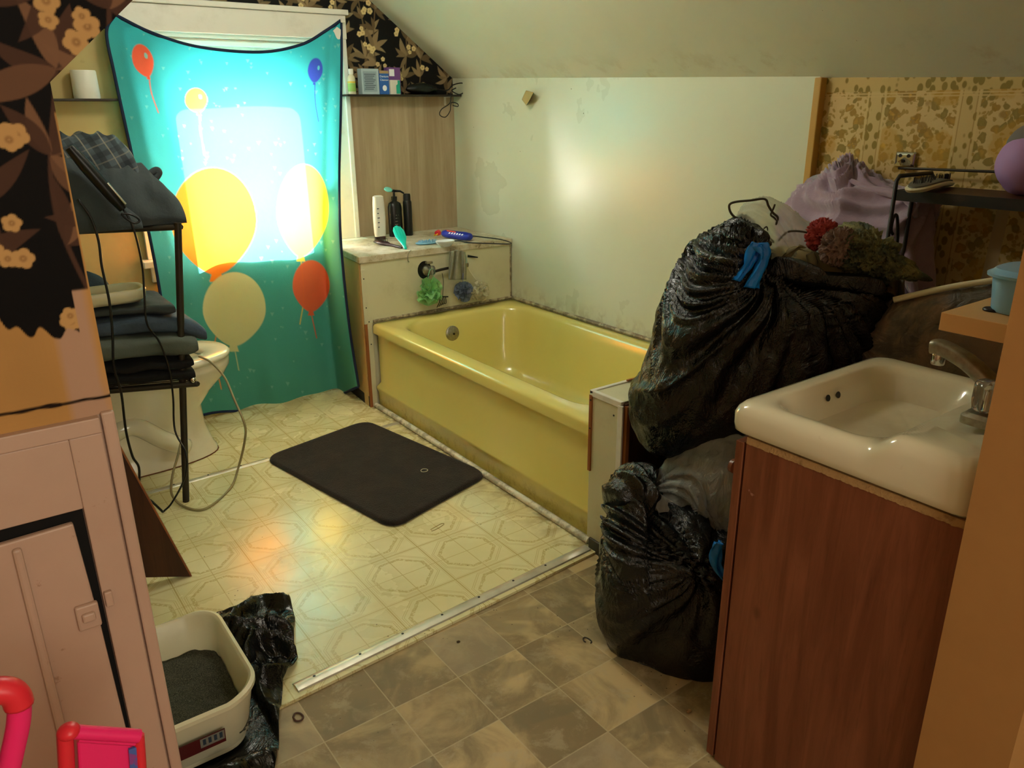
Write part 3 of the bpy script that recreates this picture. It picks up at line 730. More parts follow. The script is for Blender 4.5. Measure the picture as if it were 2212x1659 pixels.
def balloon(x, y, rx, ry, tilt, c, string=None, hi=True):
    ca, sa = math.cos(tilt), math.sin(tilt); u = (Xp-x)*ca+(Yp_-y)*sa; v = -(Xp-x)*sa+(Yp_-y)*ca
    t = np.clip(v/ry, 0, 1); w = rx*(1-.32*t**2)
    d = (np.hypot(u/w, v/ry)-1)*min(rx, ry)
    if string:
        ps = smoothpts([(a_, b_, 0) for a_, b_ in string], 10)
        dd = np.full(Xp.shape, 1e9)
        for a_, b_ in zip(ps[:-1], ps[1:]):
            vx, vy = b_.x-a_.x, b_.y-a_.y; tt = np.clip(((Xp-a_.x)*vx+(Yp_-a_.y)*vy)/(vx*vx+vy*vy+1e-9), 0, 1)
            dd = np.minimum(dd, np.hypot(Xp-a_.x-vx*tt, Yp_-a_.y-vy*tt))
        paint(tcol, soft(dd-1.2, 1.2), hexarr(c), .85)
    paint(tcol, soft(d, 2), hexarr(c), .97)
    kx, ky = x - sa*ry*1.0, y + ca*ry*1.0
    paint(tcol, soft(np.maximum(np.abs(Xp-kx)-rx*.12-(Yp_-ky)*.3, np.abs(Yp_-ky-2)-rx*.14), 1.5), hexarr(c))
    if hi: paint(tcol, soft(np.hypot((u-rx*.42)/(rx*.16), (v+ry*.22)/(ry*.18))-1, .3), hexarr('#66cfc8'), .8)
balloon(309, 131, 22, 37, -.33, '#ef5a36', [(322,165),(327,200),(342,243)])
balloon(424, 217, 24, 27, -.22, '#f6d24a', [(432,244),(433,280),(442,335)])
balloon(681, 152, 16, 27, .08, '#3a4ab4', [(680,180),(681,220),(688,262)])
# plain balloons stand in for the printed figures
balloon(462, 478, 92, 116, -.05, '#f28c1e', [(470,598),(476,680),(462,760),(478,840)], hi=False)
balloon(654, 455, 56, 100, .04, '#f6cf52', [(650,558),(656,640),(648,700)], hi=False)
balloon(672, 618, 40, 56, .0, '#e8633a', [(672,676),(684,730)], hi=False)
balloon(506, 668, 68, 80, .02, '#d9d79a', [(506,750),(516,800)], hi=False)
tw = thing('beach_throw', 'teal plush throw printed with balloons, pinned over the window as a curtain', 'throw', (1.2, 3.5, 0))
M['throw'] = translucent_mat('teal_plush', '#2ab0aa', .3, .9, lambda: (lambda a, P: dict(color=a.outputs['Color'], normal=bump(ntex(P[3], 330, 2), .6, .003)))(E.nt.nodes.new('ShaderNodeAttribute'), pos()))
for n in M['throw'].node_tree.nodes:
    if n.type == 'ATTRIBUTE': n.attribute_name = 'col'
g = grid_mesh(TW, None); obj('throw_cloth', g, M['throw'], tw, smooth=180, colors=rgba(tcol).reshape(-1, 4))
edge = [Vector(TW[0, i]) for i in range(0, NU, 6)] + [Vector(TW[0, -1])]
obj('top_binding', MB().tube(edge, .007, 6), M['navy'], tw, smooth=180)
for c_ in (0, -1): obj('side_binding', MB().tube([Vector(TW[j, c_]) for j in range(0, NV, 8)] + [Vector(TW[-1, c_])], .006, 6), M['navy'], tw, smooth=180)
obj('bottom_binding', MB().tube([Vector(TW[-1, i]) for i in range(0, NU, 6)] + [Vector(TW[-1, -1])], .006, 6), M['navy'], tw, smooth=180)
p = Vector(TW[0, -1]); obj('pin', MB().box(p.x-.006, p.x+.012, p.y-.012, p.y+.012, p.z-.010, p.z+.006), M['white'], tw, bevel=.002)
# torn corner patch of pale fleece lining
cp = [at_y(*q, 3.548) for q in ((716,70),(728,58),(736,64),(736,85),(731,92),(727,86))]
obj('torn_lining', MB().slab(cp, (0, .002, 0)), M['white'], tw)

# ================================================================== WALL SHELVES BY THE WINDOW
def shelf(x0, x1, z, y0, label, mt):
    t = thing('wall_shelf', label, 'shelf', ((x0+x1)/2, WY-.04, z))
    obj('shelf_board', MB().box(x0, x1, y0, WY-.001, z-.009, z), mt, t, bevel=.002)
    for xx in ([x1-.05] if x1 > 1 else []):
        obj('bracket', MB().box(xx-.005, xx+.005, WY-.012, WY-.002, z-.05, z-.009).box(xx-.005, xx+.005, y0+.03, WY-.004, z-.013, z-.009), M['white'], t)
    return t
zS = 1.364; shelf(1.628, 2.247, zS, 3.515, 'narrow dark shelf in the corner right of the window, holding boxes', M['darkmetal'])
zL2 = 1.345; shelf(.34, .668, zL2, 3.515, 'narrow grey shelf on the beige wall left of the window', M['darkmetal'])
def bottle(name, label, x, y, z, prof, mt, cap=None, capm=None, n=28, sx=1, sy=1, rotz=0, group=None, extra=None):
    t = thing(name, label, 'bottle', (x, y, z), group)
    obj('bottle_body', MB().lathe(prof, (x, y, z), n, None, sx, sy), mt, t, smooth=35)
    if cap: obj('cap', MB().lathe(cap, (x, y, z), n), capm or M['white'], t, smooth=35)
    if extra: extra(t)
    t.rotation_euler = (0, 0, rotz); return t
# toilet roll, its end towards the ceiling
p = at_y(190, 214, 3.55); r0 = thing('paper_roll', 'white roll of paper standing on the left shelf', 'paper roll', (p.x, 3.556, zL2))
obj('roll', MB().lathe([(.018, .002), (.046, 0), (.047, .004), (.045, .098), (.043, .102), (.018, .1)], (p.x, 3.557, zL2), 40), M['white'], r0, smooth=40)
obj('core', MB().lathe([(.0175, .003), (.018, .1025), (.0155, .1025)], (p.x, 3.557, zL2), 24), M['chip'], r0, smooth=40)
M['greenlabel'] = mat('green_label', '#8fb35a', .5); M['yellabel'] = mat('yellow_label', '#d6b43a', .5)
def ex(t):
    obj('label_band', MB().lathe([(.0182, .012), (.0182, .048)], (1.668, 3.55, zS), 28), M['greenlabel'], t, smooth=40)
    obj('label_band', MB().lathe([(.0183, .049), (.0183, .056)], (1.668, 3.55, zS), 28), M['yellabel'], t, smooth=40)
bottle('medicine_bottle', 'small white bottle with green label at the left end of the corner shelf', 1.668, 3.55, zS,
       [(.0, 0), (.017, 0), (.018, .003), (.018, .066), (.015, .078), (.0095, .084), (.0095, .088)], M['pan'], [(.011, .087), (.0115, .108), (.010, .110), (0, .110)], M['white'], extra=ex)
def text(body, mt, parent, p, size, rx=PI/2, rz=0, name='printed_text', ry=0, ext=.0002):
    cu = bpy.data.curves.new(name, 'FONT'); cu.body = body; cu.size = size; cu.extrude = ext; cu.align_x = 'CENTER'
    tmp = bpy.data.objects.new(name, cu); scene.collection.objects.link(tmp)
    dg = bpy.context.evaluated_depsgraph_get(); me = bpy.data.meshes.new_from_object(tmp.evaluated_get(dg))
    bpy.data.objects.remove(tmp); me.materials.clear(); me.materials.append(mt)
    o = bpy.data.objects.new(name, me); scene.collection.objects.link(o)
    o.parent = parent; o.location = Vector(p)-Vector(parent.location) - (Vector(parent.parent.location) if parent.parent else Vector((0,0,0)))
    o.rotation_euler = (rx, ry, rz); return o
M['ink'] = mat('dark_ink', '#2c3a48', .6); M['whiteink'] = mat('white_ink', '#e9edf0', .6)
def carton(label, x0, x1, z1, cmat, y0=3.532, y1=3.575, name='carton', side=None):
    t = thing(name, label, 'box', ((x0+x1)/2, (y0+y1)/2, zS))
    obj('carton_body', MB().box(x0, x1, y0, y1, zS, z1), cmat, t, bevel=.001)
    return t
t = carton('large pale grey-blue carton with fine print on the corner shelf', 1.712, 1.800, zS+.112, mat('pale_blue_card', '#a9bcc2', .5))
obj('print_panel', MB().box(1.72, 1.788, 3.5310, 3.532, zS+.012, zS+.10), mat('pale_print', '#8fa3ad', .5), t)
for k in range(9): obj('print_line', MB().box(1.725+.003*(k % 2), 1.770+.012*(k % 3)/2, 3.5302, 3.531, zS+.022+k*.008, zS+.0245+k*.008), M['ink'], t)
t = carton('blue denture cleanser carton with white oval tablet, second carton from the window', 1.803, 1.852, zS+.105, mat('blue_card', '#2c62ad', .45))
text('Denture', M['whiteink'], t, (1.8275, 3.5305, zS+.075), .0135); text('Cleanser', M['whiteink'], t, (1.8275, 3.5305, zS+.060), .0125)
obj('tablet_print', MB().lathe([(.013, 0), (.013, .0006), (0, .0006)], (1.828, 3.5318, zS+.028), 24, (0, -1, 0), .85, 1), M['whiteink'], t)
obj('top_band', MB().box(1.8032, 1.8518, 3.531, 3.532, zS+.092, zS+.1045), mat('tan_card', '#a98f66', .5), t)
t = carton('purple carton with a white square label, behind the teal and white carton', 1.858, 1.928, zS+.121, mat('purple_card', '#6c4384', .45), 3.556, 3.59)
obj('white_label', MB().box(1.868, 1.895, 3.5552, 3.556, zS+.082, zS+.113), M['whiteink'], t)
t = carton('low white carton with a teal corner, in front of the purple carton', 1.853, 1.905, zS+.064, mat('white_card', '#cfc9bd', .5), 3.522, 3.55)
obj('teal_corner', MB().slab([(1.884,3.5212,zS+.003),(1.9045,3.5212,zS+.003),(1.9045,3.5212,zS+.062),(1.892,3.5212,zS+.062),(1.892,3.5212,zS+.046),(1.884,3.5212,zS+.04)], (0,.0008,0)), mat('teal_ink', '#1fa187', .5), t)
# black glasses case with strap hanging off the shelf
t = thing('camera_case', 'black zip case with a looped cord on the right end of the corner shelf', 'case', (2.05, 3.55, zS))
obj('case_body', MB().blob((2.04, 3.553, zS+.027), (.085, .032, .027), 36, 18, .12, 2, 4), M['black'], t, smooth=180)
def wire(px, y, r=.0022, k=8): return MB().tube(smoothpts([(y(a_, b_) if callable(y) else at_y(a_, b_, y)) for a_, b_ in px], k), r, 6)
obj('cord_loop', wire([(930,190),(965,195),(978,184),(1000,180),(1004,196),(992,204),(976,196),(985,190)], 3.512, .0028), M['black'], t, smooth=180)
obj('cord_loop', wire([(974,198),(972,222),(954,236),(950,248),(962,253),(972,240),(975,222),(988,224),(989,230),(978,228)], 3.508, .0024), M['black'], t, smooth=180)

# ================================================================== THINGS ON THE LEDGE
def pw(x, y, dz=0): return at_z(x, y, ZL+dz)
p = pw(822, 517)
t = thing('shampoo_bottle', 'tall white bottle standing upside down on the ledge', 'bottle', p)
obj('bottle_body', MB().loft([rrect(p.x, p.y, a_, b_, min(a_, b_)*.9, ZL+h) for a_, b_, h in ((.026,.016,.012),(.029,.018,.03),(.031,.0185,.10),(.029,.018,.17),(.026,.016,.205),(.018,.010,.210))]), M['white'], t, smooth=40)
obj('cap', MB().loft([rrect(p.x, p.y, a_, b_, min(a_, b_)*.9, ZL+h) for a_, b_, h in ((.025,.016,0),(.0265,.0165,.004),(.0265,.0165,.017))]), mat('maroon_cap', '#43191c', .3), t, smooth=40)
for k in range(5): obj('print_line', MB().box(p.x-.018, p.x-.010+.002*(k % 3), p.y-.0198, p.y-.0186, ZL+.06+.022*k, ZL+.064+.022*k), M['ink'], t)
q_ = at_y(838, 411, 3.50); obj('flip_lid', MB().lathe([(.018,0),(.021,.002),(.021,.007),(.018,.009)], q_, 28, (.1,-.55,.8), 1, .8), mat('mint_plastic', '#7fd6c4', .35), t, smooth=40)
p = pw(856, 510); t = thing('pump_bottle', 'tall black pump bottle on the ledge beside the white bottle', 'bottle', p)
obj('bottle_body', MB().lathe([(0,0),(.034,0),(.036,.004),(.036,.145),(.030,.163),(.014,.172),(.012,.176)], p, 32, None, 1, .75), M['black'], t, smooth=40)
obj('pump', MB().lathe([(.014,.176),(.015,.194),(.006,.196),(.005,.214),(.010,.216),(.011,.226),(0,.228)], p, 24).tube([p+Vector((0,0,.221)), p+Vector((.03,-.01,.219)), p+Vector((.047,-.016,.208))], [.006,.005,.004], 8), M['black'], t, smooth=40)
for k in range(6): obj('print_line', MB().box(p.x-.020+.002*k, p.x-.004+.002*k, p.y-.0272+.0001*k, p.y-.026, ZL+.03+.015*k, ZL+.033+.015*k), mat('grey_ink', '#77756d', .5) if k == 0 else bpy.data.materials['grey_ink'], t)
p = pw(883, 508); t = thing('spray_can', 'slim black can at the right of the pump bottle', 'can', p)
obj('can_body', MB().lathe([(0,0),(.021,0),(.022,.004),(.022,.165),(.019,.172)], p, 28), M['black'], t, smooth=40)
obj('can_cap', MB().lathe([(.018,.172),(.018,.198),(.016,.205),(0,.206)], p, 28), M['black'], t, smooth=40)
# teal back scrubber comb leaning on the hairbrush
M['teal'] = mat('teal_plastic', '#17c9b4', .35)
a = pw(876, 537, .004); b = at_y(857, 489, 3.30)
t = thing('detangling_brush', 'bright turquoise vented brush leaning against the bottles on the ledge', 'brush', a)
d = (b-a); sd = Vector((1, -.5, 0)).normalized(); nn_ = d.cross(sd).normalized()
mb = MB(); prof = [(0,.007),(.12,.009),(.3,.015),(.5,.025),(.8,.026),(.95,.018),(1,.005)]
mb.loft([[a+d*t_+sd*w_*cos(2*PI*k/12)+nn_*.005*sin(2*PI*k/12) for k in range(12)] for t_, w_ in prof]); obj('brush_body', mb, M['teal'], t, smooth=50)
mb = MB()
for i in range(9):
    for s in (-1, 0, 1):
        q = a+d*(.42+.06*i)+sd*s*.013; mb.tube([q, q-nn_*.014 if nn_.y > 0 else q+nn_*.014], .001, 4)
tag(obj('bristles', mb, M['teal'], t), kind='stuff')
# dark hairbrush lying
a = pw(812, 520, .012); b = pw(868, 534, .008); t = thing('hairbrush', 'dark burgundy hairbrush lying at the foot of the white bottle', 'brush', (a+b)/2)
d = b-a; sd = Vector((-d.y, d.x, 0)).normalized()
obj('brush_handle', MB().loft([[a+d*t_+sd*w_*cos(2*PI*k/12)+Vector((0,0,h_*sin(2*PI*k/12)-(.012-h_)*.3)) for k in range(12)] for t_, w_, h_ in ((0,.008,.004),(.05,.022,.008),(.25,.024,.010),(.42,.018,.009),(.52,.008,.006),(.9,.008,.006),(1,.004,.003))]), mat('burgundy_plastic', '#3a1518', .3), t, smooth=60)
mb = MB()
for i in range(8):
    for j in range(-2, 3):
        q = a+d*(.06+.045*i)+sd*j*.007; mb.tube([q, q+Vector((0,0,.020))], .0009, 4)
tag(obj('bristles', mb, M['black'], t), kind='stuff')
# pale blue oval brush
a = pw(896, 525, .008); b = pw(949, 521, .008); t = thing('shower_brush', 'pale blue oval bristle brush lying in the middle of the ledge', 'brush', (a+b)/2)
c_ = (a+b)/2; M['paleblue'] = mat('pale_blue_plastic', '#7eb0cc', .4)
obj('brush_back', MB().lathe([(0,-.008),(.05,-.007),(.058,-.002),(.055,.001),(0,.002)], c_, 32, None, 1.05, .62), M['paleblue'], t, smooth=50)
mb = MB()
for i in range(90):
    r_, th = math.sqrt(R.random())*.052, R.random()*2*PI; q = c_+Vector((r_*cos(th)*1.05, r_*sin(th)*.6, 0)); mb.tube([q, q+Vector((0,0,.010))], .0009, 4)
tag(obj('bristles', mb, M['paleblue'], t), kind='stuff')
# soap dish
c_ = pw(962, 532, .0); t = thing('soap_bowl', 'small white oval bowl at the front edge of the ledge', 'bowl', c_)
obj('bowl', MB().lathe([(0,.001),(.025,.0),(.042,.016),(.047,.026),(.044,.027),(.036,.014),(.02,.006),(0,.005)], c_, 36, None, 1.05, .72), mat('glazed_white', '#e2e6ea', .15), t, smooth=50)
obj('soap_scrap', MB().blob(c_+Vector((0,0,.010)), (.006,.004,.003), 10, 8), M['black'], t, smooth=180)
# blue bottle on its side
a = pw(957, 503, .024); b = pw(1018, 511, .024); a.z = b.z = ZL+.022; d = (b-a)
t = thing('cleanser_bottle', 'blue plastic bottle with orange print lying on its side on the ledge', 'bottle', (a+b)/2)
prof = [(0,.008),(.02,.016),(.12,.021),(.8,.022),(.95,.019),(1,.012)]
mb = MB().loft([[a+d*t_+Vector((-d.y,d.x,0)).normalized()*r_*cos(2*PI*k/20)+Vector((0,0,r_*.92*sin(2*PI*k/20))) for k in range(20)] for t_, r_ in prof])
obj('bottle_body', mb, mat('royal_blue_plastic', '#1c2d9c', .3), t, smooth=60)
sd = Vector((-d.y, d.x, 0)).normalized()
if sd.y > 0: sd = -sd
def onb(t_, h_): an = math.radians(h_); return a+d*t_+sd*.0222*cos(an)+Vector((0,0,.0212*sin(an)))
obj('orange_print', MB().add([onb(.15,70), onb(.5,62), onb(.55,42), onb(.25,48)], [(0,1,2,3)]), mat('orange_ink', '#e0502c', .4), t)
for k in range(6): obj('white_print', MB().add([onb(.3+.09*k,18), onb(.35+.09*k,18), onb(.37+.09*k,38), onb(.33+.09*k,38)], [(0,1,2,3)]), M['whiteink'], t)
# red and yellow nozzle
p = pw(946, 503, .012); t = thing('spray_nozzle', 'small red and yellow nozzle lying left of the blue bottle', 'nozzle', p)
obj('red_cap', MB().lathe([(0,-.012),(.013,-.011),(.014,.008),(.009,.013),(0,.014)], p, 20, (.9,.3,.2)), M['redplastic'], t, smooth=50)
obj('yellow_tip', MB().tube([p+Vector((-.008,-.01,-.004)), p+Vector((-.024,-.02,-.007)), p+Vector((-.034,-.022,-.006))], [.004,.003,.005], 8), mat('yellow_plastic', '#d8b020', .4), t, smooth=60)
# black hanger hook sticking out past the ledge
hp = [(955,524),(990,520),(1010,524),(1060,526),(1098,527),(1103,524),(1080,517),(1040,512),(1015,509)]
tag(obj('wire_hanger', MB().tube(smoothpts([pw(x_, y_, .006) for x_, y_ in hp], 6), .0028, 6), M['black'], smooth=180), 'black wire loop lying on the ledge and poking out over the tub', 'hanger')

# ---- taps, hoses, rag and bath puffs on the plumbing wall
FY = 3.104
t = thing('shower_tap', 'old chrome shower tap with a hole around it in the plumbing wall', 'tap', at_y(925, 590, FY))
c_ = at_y(917, 583, FY); obj('wall_hole', MB().lathe([(.0,0),(.036,0),(.036,.001),(0,.001)], c_, 20, (0,-1,0), 1, 1.15), M['black'], t)
obj('tap_flange', MB().lathe([(.0,0),(.024,0),(.024,.012),(.018,.020),(.010,.034),(.012,.05),(.0,.052)], c_+Vector((.008,-.001,-.002)), 28, (0,-1,0)), M['dullchrome'], t, smooth=40)
obj('tap_lever', MB().box(c_.x-.004, c_.x+.03, FY-.03, FY-.014, c_.z+.030, c_.z+.040), M['dullchrome'], t, bevel=.002)
k_ = at_y(934, 583, FY-.05); obj('tap_handle', MB().lathe([(.008,-.022),(.013,-.018),(.014,.010),(.009,.018),(0,.019)], k_, 16), M['glassy'], t, smooth=40)
obj('riser_hose', MB().tube(smoothpts([at_y(x_, y_, FY-.02) for x_, y_ in ((940,586),(955,582),(975,578),(1000,575))], 6), .0065, 10), M['darkmetal'], t, smooth=180)
obj('hook_bracket', wire([(888,540),(882,548),(881,562),(884,566)], FY-.006, .002), M['dullchrome'], t, smooth=180)
t = thing('shower_pipe', 'curved chrome shower pipe sticking out of the plumbing wall', 'pipe', at_y(1000, 560, FY))
obj('pipe', MB().tube(smoothpts([at_y(990,548,FY-.0), at_y(996,545,FY-.03), at_y(1003,551,FY-.05), at_y(1006,566,FY-.055), at_y(1007,574,FY-.055)], 8), .0085, 14), M['chrome'], t, smooth=180)
e_ = at_y(1007, 574, FY-.055); obj('pipe_nut', MB().lathe([(.010,-.006),(.012,0),(.012,.012),(.010,.014)], e_, 12), M['dullchrome'], t, smooth=30)
obj('wall_lever', MB().tube([at_y(1010,553,FY), at_y(1032,556,FY-.01)], [.006,.003], 8), M['black'], t, smooth=50)
t = thing('washcloth', 'grey-brown rag draped over the shower pipe', 'cloth', at_y(985, 600, FY-.04))
def rag(u, v):
    x_ = 965+46*u + 4*sin(u*9+v*2)*v; y_ = 540+64*v + 8*abs(u-.45)*(1-v)
    return at_y(x_-12*(1-v)*(u-.5), y_, FY-.062 + .012*sin(u*19+v*1.5)*(.5+.6*v))
obj('washcloth_cloth', MB().grid(44, 26, rag), mat('grey_rag', fn=cloth_fn('#9a9880', '#7f7d68', 60)), t, smooth=180, solid=.003)
def puff(label, px, r, c1, c2, seed, cord=None):
    p = at_y(px[0], px[1], FY-.055); t = thing('bath_puff', label, 'bath puff', p)
    rr = random.Random(seed); mb = MB()
    for k in range(34):                       # ruffled petals of netting
        d = Vector((rr.gauss(0,1), rr.gauss(0,1)-.5, rr.gauss(0,1))).normalized(); s1 = d.orthogonal().normalized(); s1.rotate(__import__('mathutils').Quaternion(d, rr.uniform(0, 6.28))); s2 = d.cross(s1)
        ph = rr.uniform(0, 6); w_ = rr.uniform(.5, .8); kk_ = rr.uniform(.7, 1.25)
        def g(u, v, kk_=kk_, d=d, s1=s1, s2=s2, ph=ph, w_=w_):
            a_ = (u-.5)*3.0; rad = r*(.25+.78*v)*kk_
            q = d*rad*cos(a_*.55)*1.0 + s1*rad*sin(a_*.6)*w_*1.3 + s2*(.22*r*sin(u*14+ph)*v + .1*r*sin(v*5+ph))
            return p + Vector((q.x, q.y*.75, q.z))
        mb.grid(12, 5, g)
    obj('netting', mb, translucent_mat('netting_'+c1[1:], c1, .35, .5, lambda: (lambda P: dict(color=mix(ntex(P[3], 40, 3), c1, c2)))(pos()), alpha=.92), t, smooth=180)
    if cord: obj('cord', wire(cord, FY-.055, .0014), mat('cord_'+c1[1:], c1, .5), t, smooth=180)
    return t
puff('green and mint bath puff hanging from the shower tap', (926, 629), .056, '#7fd0a0', '#b5dc7a', 3, [(928,612),(925,598),(930,582),(938,584),(936,600),(932,612)])
puff('slate blue bath puff hanging under the rag', (1002, 630), .042, '#8a90b8', '#6f8488', 5, [(1000,612),(1000,590)])
puff('off-white bath puff hanging at the right of the blue one', (1036, 628), .046, '#eae4cc', '#d6d0ae', 8, [(1030,606),(1018,590),(1008,572)])
t = thing('hair_claw', 'black plastic claw hanging below the green bath puff', 'clip', at_y(955, 655, FY-.03))
mb = MB()
for k in range(5): mb.tube(smoothpts([at_y(946+4*k, 640, FY-.01), at_y(950+3.4*k, 650+k, FY-.04), at_y(944+4*k, 664-2*k, FY-.02)], 5), .0022, 6)
mb.tube([at_y(944,641,FY-.012), at_y(968,641,FY-.012)], .003, 6); obj('claw', mb, M['black'], t, smooth=180)
obj('claw_cord', wire([(956,641),(958,610),(955,590)], FY-.03, .0015), M['black'], t, smooth=180)
# tan soap clip on the big wall panel
p = at_x(1140, 210, WX-.02); t = thing('wall_clip', 'tan plastic clip stuck alone on the pale wall panel', 'clip', p)
obj('clip_body', MB().hexa([at_x(1127,215,WX-.045), at_x(1137,228,WX-.045), at_x(1137,228,WX-.005), at_x(1127,215,WX-.005)], [at_x(1136,195,WX-.045), at_x(1153,200,WX-.045), at_x(1153,200,WX-.005), at_x(1136,195,WX-.005)]), mat('tan_plastic', '#a89259', .4), t, bevel=.003)

# ================================================================== TOILET, RACK AND CLOTHES ON THE LEFT
def ell(cx, cy, hx, hy, z, n=40, e=2.3):
    out = []
    for k in range(n):
        a = 2*PI*k/n; c_, s_ = cos(a), sin(a)
        out.append(Vector((cx+hx*math.copysign(abs(c_)**(2/e), c_), cy+hy*math.copysign(abs(s_)**(2/e), s_), z)))
    return out
TY = 3.085
t = thing('toilet', 'white toilet beside the teal throw, half hidden behind the clothes rack', 'toilet', (.45, TY, 0))
rings = [ell(.42,TY,.315,.125,0), ell(.42,TY,.315,.125,.02), ell(.42,TY,.302,.112,.04), ell(.415,TY,.285,.102,.12), ell(.42,TY,.275,.100,.20), ell(.44,TY,.30,.125,.26), ell(.465,TY,.335,.165,.32), ell(.475,TY,.348,.184,.36), ell(.475,TY,.35,.186,.385), ell(.475,TY,.345,.182,.392)]
obj('bowl', MB().loft(rings), M['toilet'], t, smooth=60)
mb = MB(); 
mb.loft([ell(.50,TY,.322,.186,.394), ell(.50,TY,.330,.192,.400), ell(.50,TY,.330,.192,.410), ell(.50,TY,.318,.182,.418), ell(.505,TY,.235,.118,.418), ell(.505,TY,.222,.108,.408), ell(.505,TY,.222,.108,.394), ell(.50,TY,.322,.186,.394)], False, False)
obj('seat', mb, M['toilet'], t, smooth=60)
obj('bowl_shade', MB().loft([ell(.505,TY,.21,.10,.3935), ell(.505,TY,.205,.097,.394)], False, True), mat('bowl_shadow_glaze', '#a99f80', .3), t)  # disc over the bowl opening, the bowl's shade put into its colour
obj('tank', MB().box(.06, .235, TY-.22, TY+.22, .395, .74), M['toilet'], t, bevel=.02, bseg=4, smooth=40)
obj('tank_lid', MB().box(.055, .245, TY-.23, TY+.23, .742, .77), M['toilet'], t, bevel=.008, smooth=40)
obj('trapway', MB().tube(smoothpts([(.60,TY-.085,.06),(.52,TY-.105,.12),(.42,TY-.108,.20),(.32,TY-.105,.16),(.26,TY-.10,.06),(.20,TY-.09,.03)], 8), .034, 16), M['toilet'], t, smooth=180)
obj('rust_ring', MB().loft([ell(.42,TY,.319,.129,.0006), ell(.42,TY,.319,.129,.003), ell(.42,TY,.313,.124,.004)], False, False), mat('rust_stain', '#6a3c1a', .8), t)

# clothes rack
RY0, RY1 = 2.60, 2.86
t = thing('clothes_rack', 'dark metal two-shelf rack leaning in front of the toilet', 'rack', (.33, 2.72, 0))
pt = at_y(385, 488, RY0); pf = at_z(402, 1083, .0)
zt = pt.z; zb = at_y(410, 828, RY0+.01).z; XR = pt.x
obj('post', MB().tube([pf+Vector((0,0,.0)), (XR, RY0, zt+.01)], .0115, 12), M['darkmetal'], t, smooth=60)
FLY, BLY = RY0+.19, RY1+.045
for yy in (FLY, BLY): obj('post', MB().tube([(.12, yy, 0), (.12, yy, zt+.01)], .0115, 12), M['darkmetal'], t, smooth=60)
def rackshelf(z, x1, name):
    fr_, fl_, bl_, br_ = Vector((x1, RY0, z-.004)), Vector((.12, FLY, z-.004)), Vector((.12, BLY, z-.004)), Vector((x1-.02, RY1, z-.004))
    mb = MB()
    for a_, b_ in ((fl_, fr_), (fr_, br_), (br_, bl_), (bl_, fl_)): mb.tube([a_, b_], .0095, 8)
    s_ = obj(name, mb, M['darkmetal'], t, smooth=60)
    mb = MB()
    for k in range(1, 12): mb.tube([fl_.lerp(bl_, k/12)+Vector((0,0,.006)), fr_.lerp(br_, k/12)+Vector((0,0,.006))], .0022, 5)
    obj('shelf_wires', mb, M['darkmetal'], s_)
    return s_
rackshelf(zt, XR+.006, 'top_shelf'); rackshelf(zb, .585, 'lower_shelf')
obj('corner_knob', MB().lathe([(0,-.010),(.008,-.007),(.010,0),(.008,.007),(0,.010)], at_y(417, 821, RY0), 14), M['chrome'], t, smooth=60)

# folded clothes
def fold(name, label, x0, x1, y0, y1, z0, z1, mt, seed, group=None, cat='clothes', droop=0.0, lay=2, sag=.25):
    t = thing(name, label, cat, ((x0+x1)/2, (y0+y1)/2, z0), group)
    for k in range(lay):
        za, zb_ = z0+(z1-z0)*k/lay, z0+(z1-z0)*(k+1)/lay
        dx = .015*noise.noise(Vector((seed, k, 0)))*2
        n = 64
        def g(u, v, za=za, zb_=zb_, dx=dx, k=k):
            x = x0+dx+(x1-x0)*v; a_ = u*2*PI
            hh = (zb_-za)/2; hw = (y1-y0)/2
            c_, s_ = cos(a_), sin(a_)
            endr = .75 + .25*math.sqrt(max(0, 1-max(0, (v-.92)/.08)**2))
            y = (y0+y1)/2 + hw*math.copysign(abs(c_)**.45, c_)*(.97+.03*endr)
            z = (za+zb_)/2 + hh*math.copysign(abs(s_)**.6, s_)*endr*(1+.25*nz(x*9+seed, y*9, za*20))
            z -= droop*max(0, v-.75)**2*4
            z += .010*nz(x*14+seed*3, y*14, k*5.0); y += .36*max(0, .58-x)
            y += .012*nz(x*11+seed*2, z*11, 3.0)
            return (x, y, z)
        mb = MB().grid(n, 46, g, closed_u=True)
        b = len(mb.v); mb.f.append(tuple(range(b-n, b))); mb.f.append(tuple(range(n))[::-1])
        obj('folded_cloth', mb, mt, t, smooth=60)
    return t
z_ = zb+.006
fold('folded_shirt', 'black folded clothing at the bottom of the pile on the lower rack shelf', .13, .585, RY0+.0, RY1+.02, z_, z_+.085, M['blackcloth'], 1, lay=2)
fold('folded_shirt', 'grey-green folded sweatshirt in the middle of the lower rack pile', .13, .605, RY0-.01, RY1+.02, z_+.087, z_+.165, M['dkgreen'], 2, lay=1)
fold('folded_jeans', 'dark blue-grey folded jeans near the top of the lower rack pile', .13, .640, RY0+.01, RY1+.03, z_+.167, z_+.225, M['denim'], 3, lay=1, droop=.20)
fold('folded_shirt', 'charcoal folded top on the jeans, lower rack shelf', .13, .560, RY0+.02, RY1+.02, z_+.226, z_+.262, M['dkcloth'], 4, lay=1)
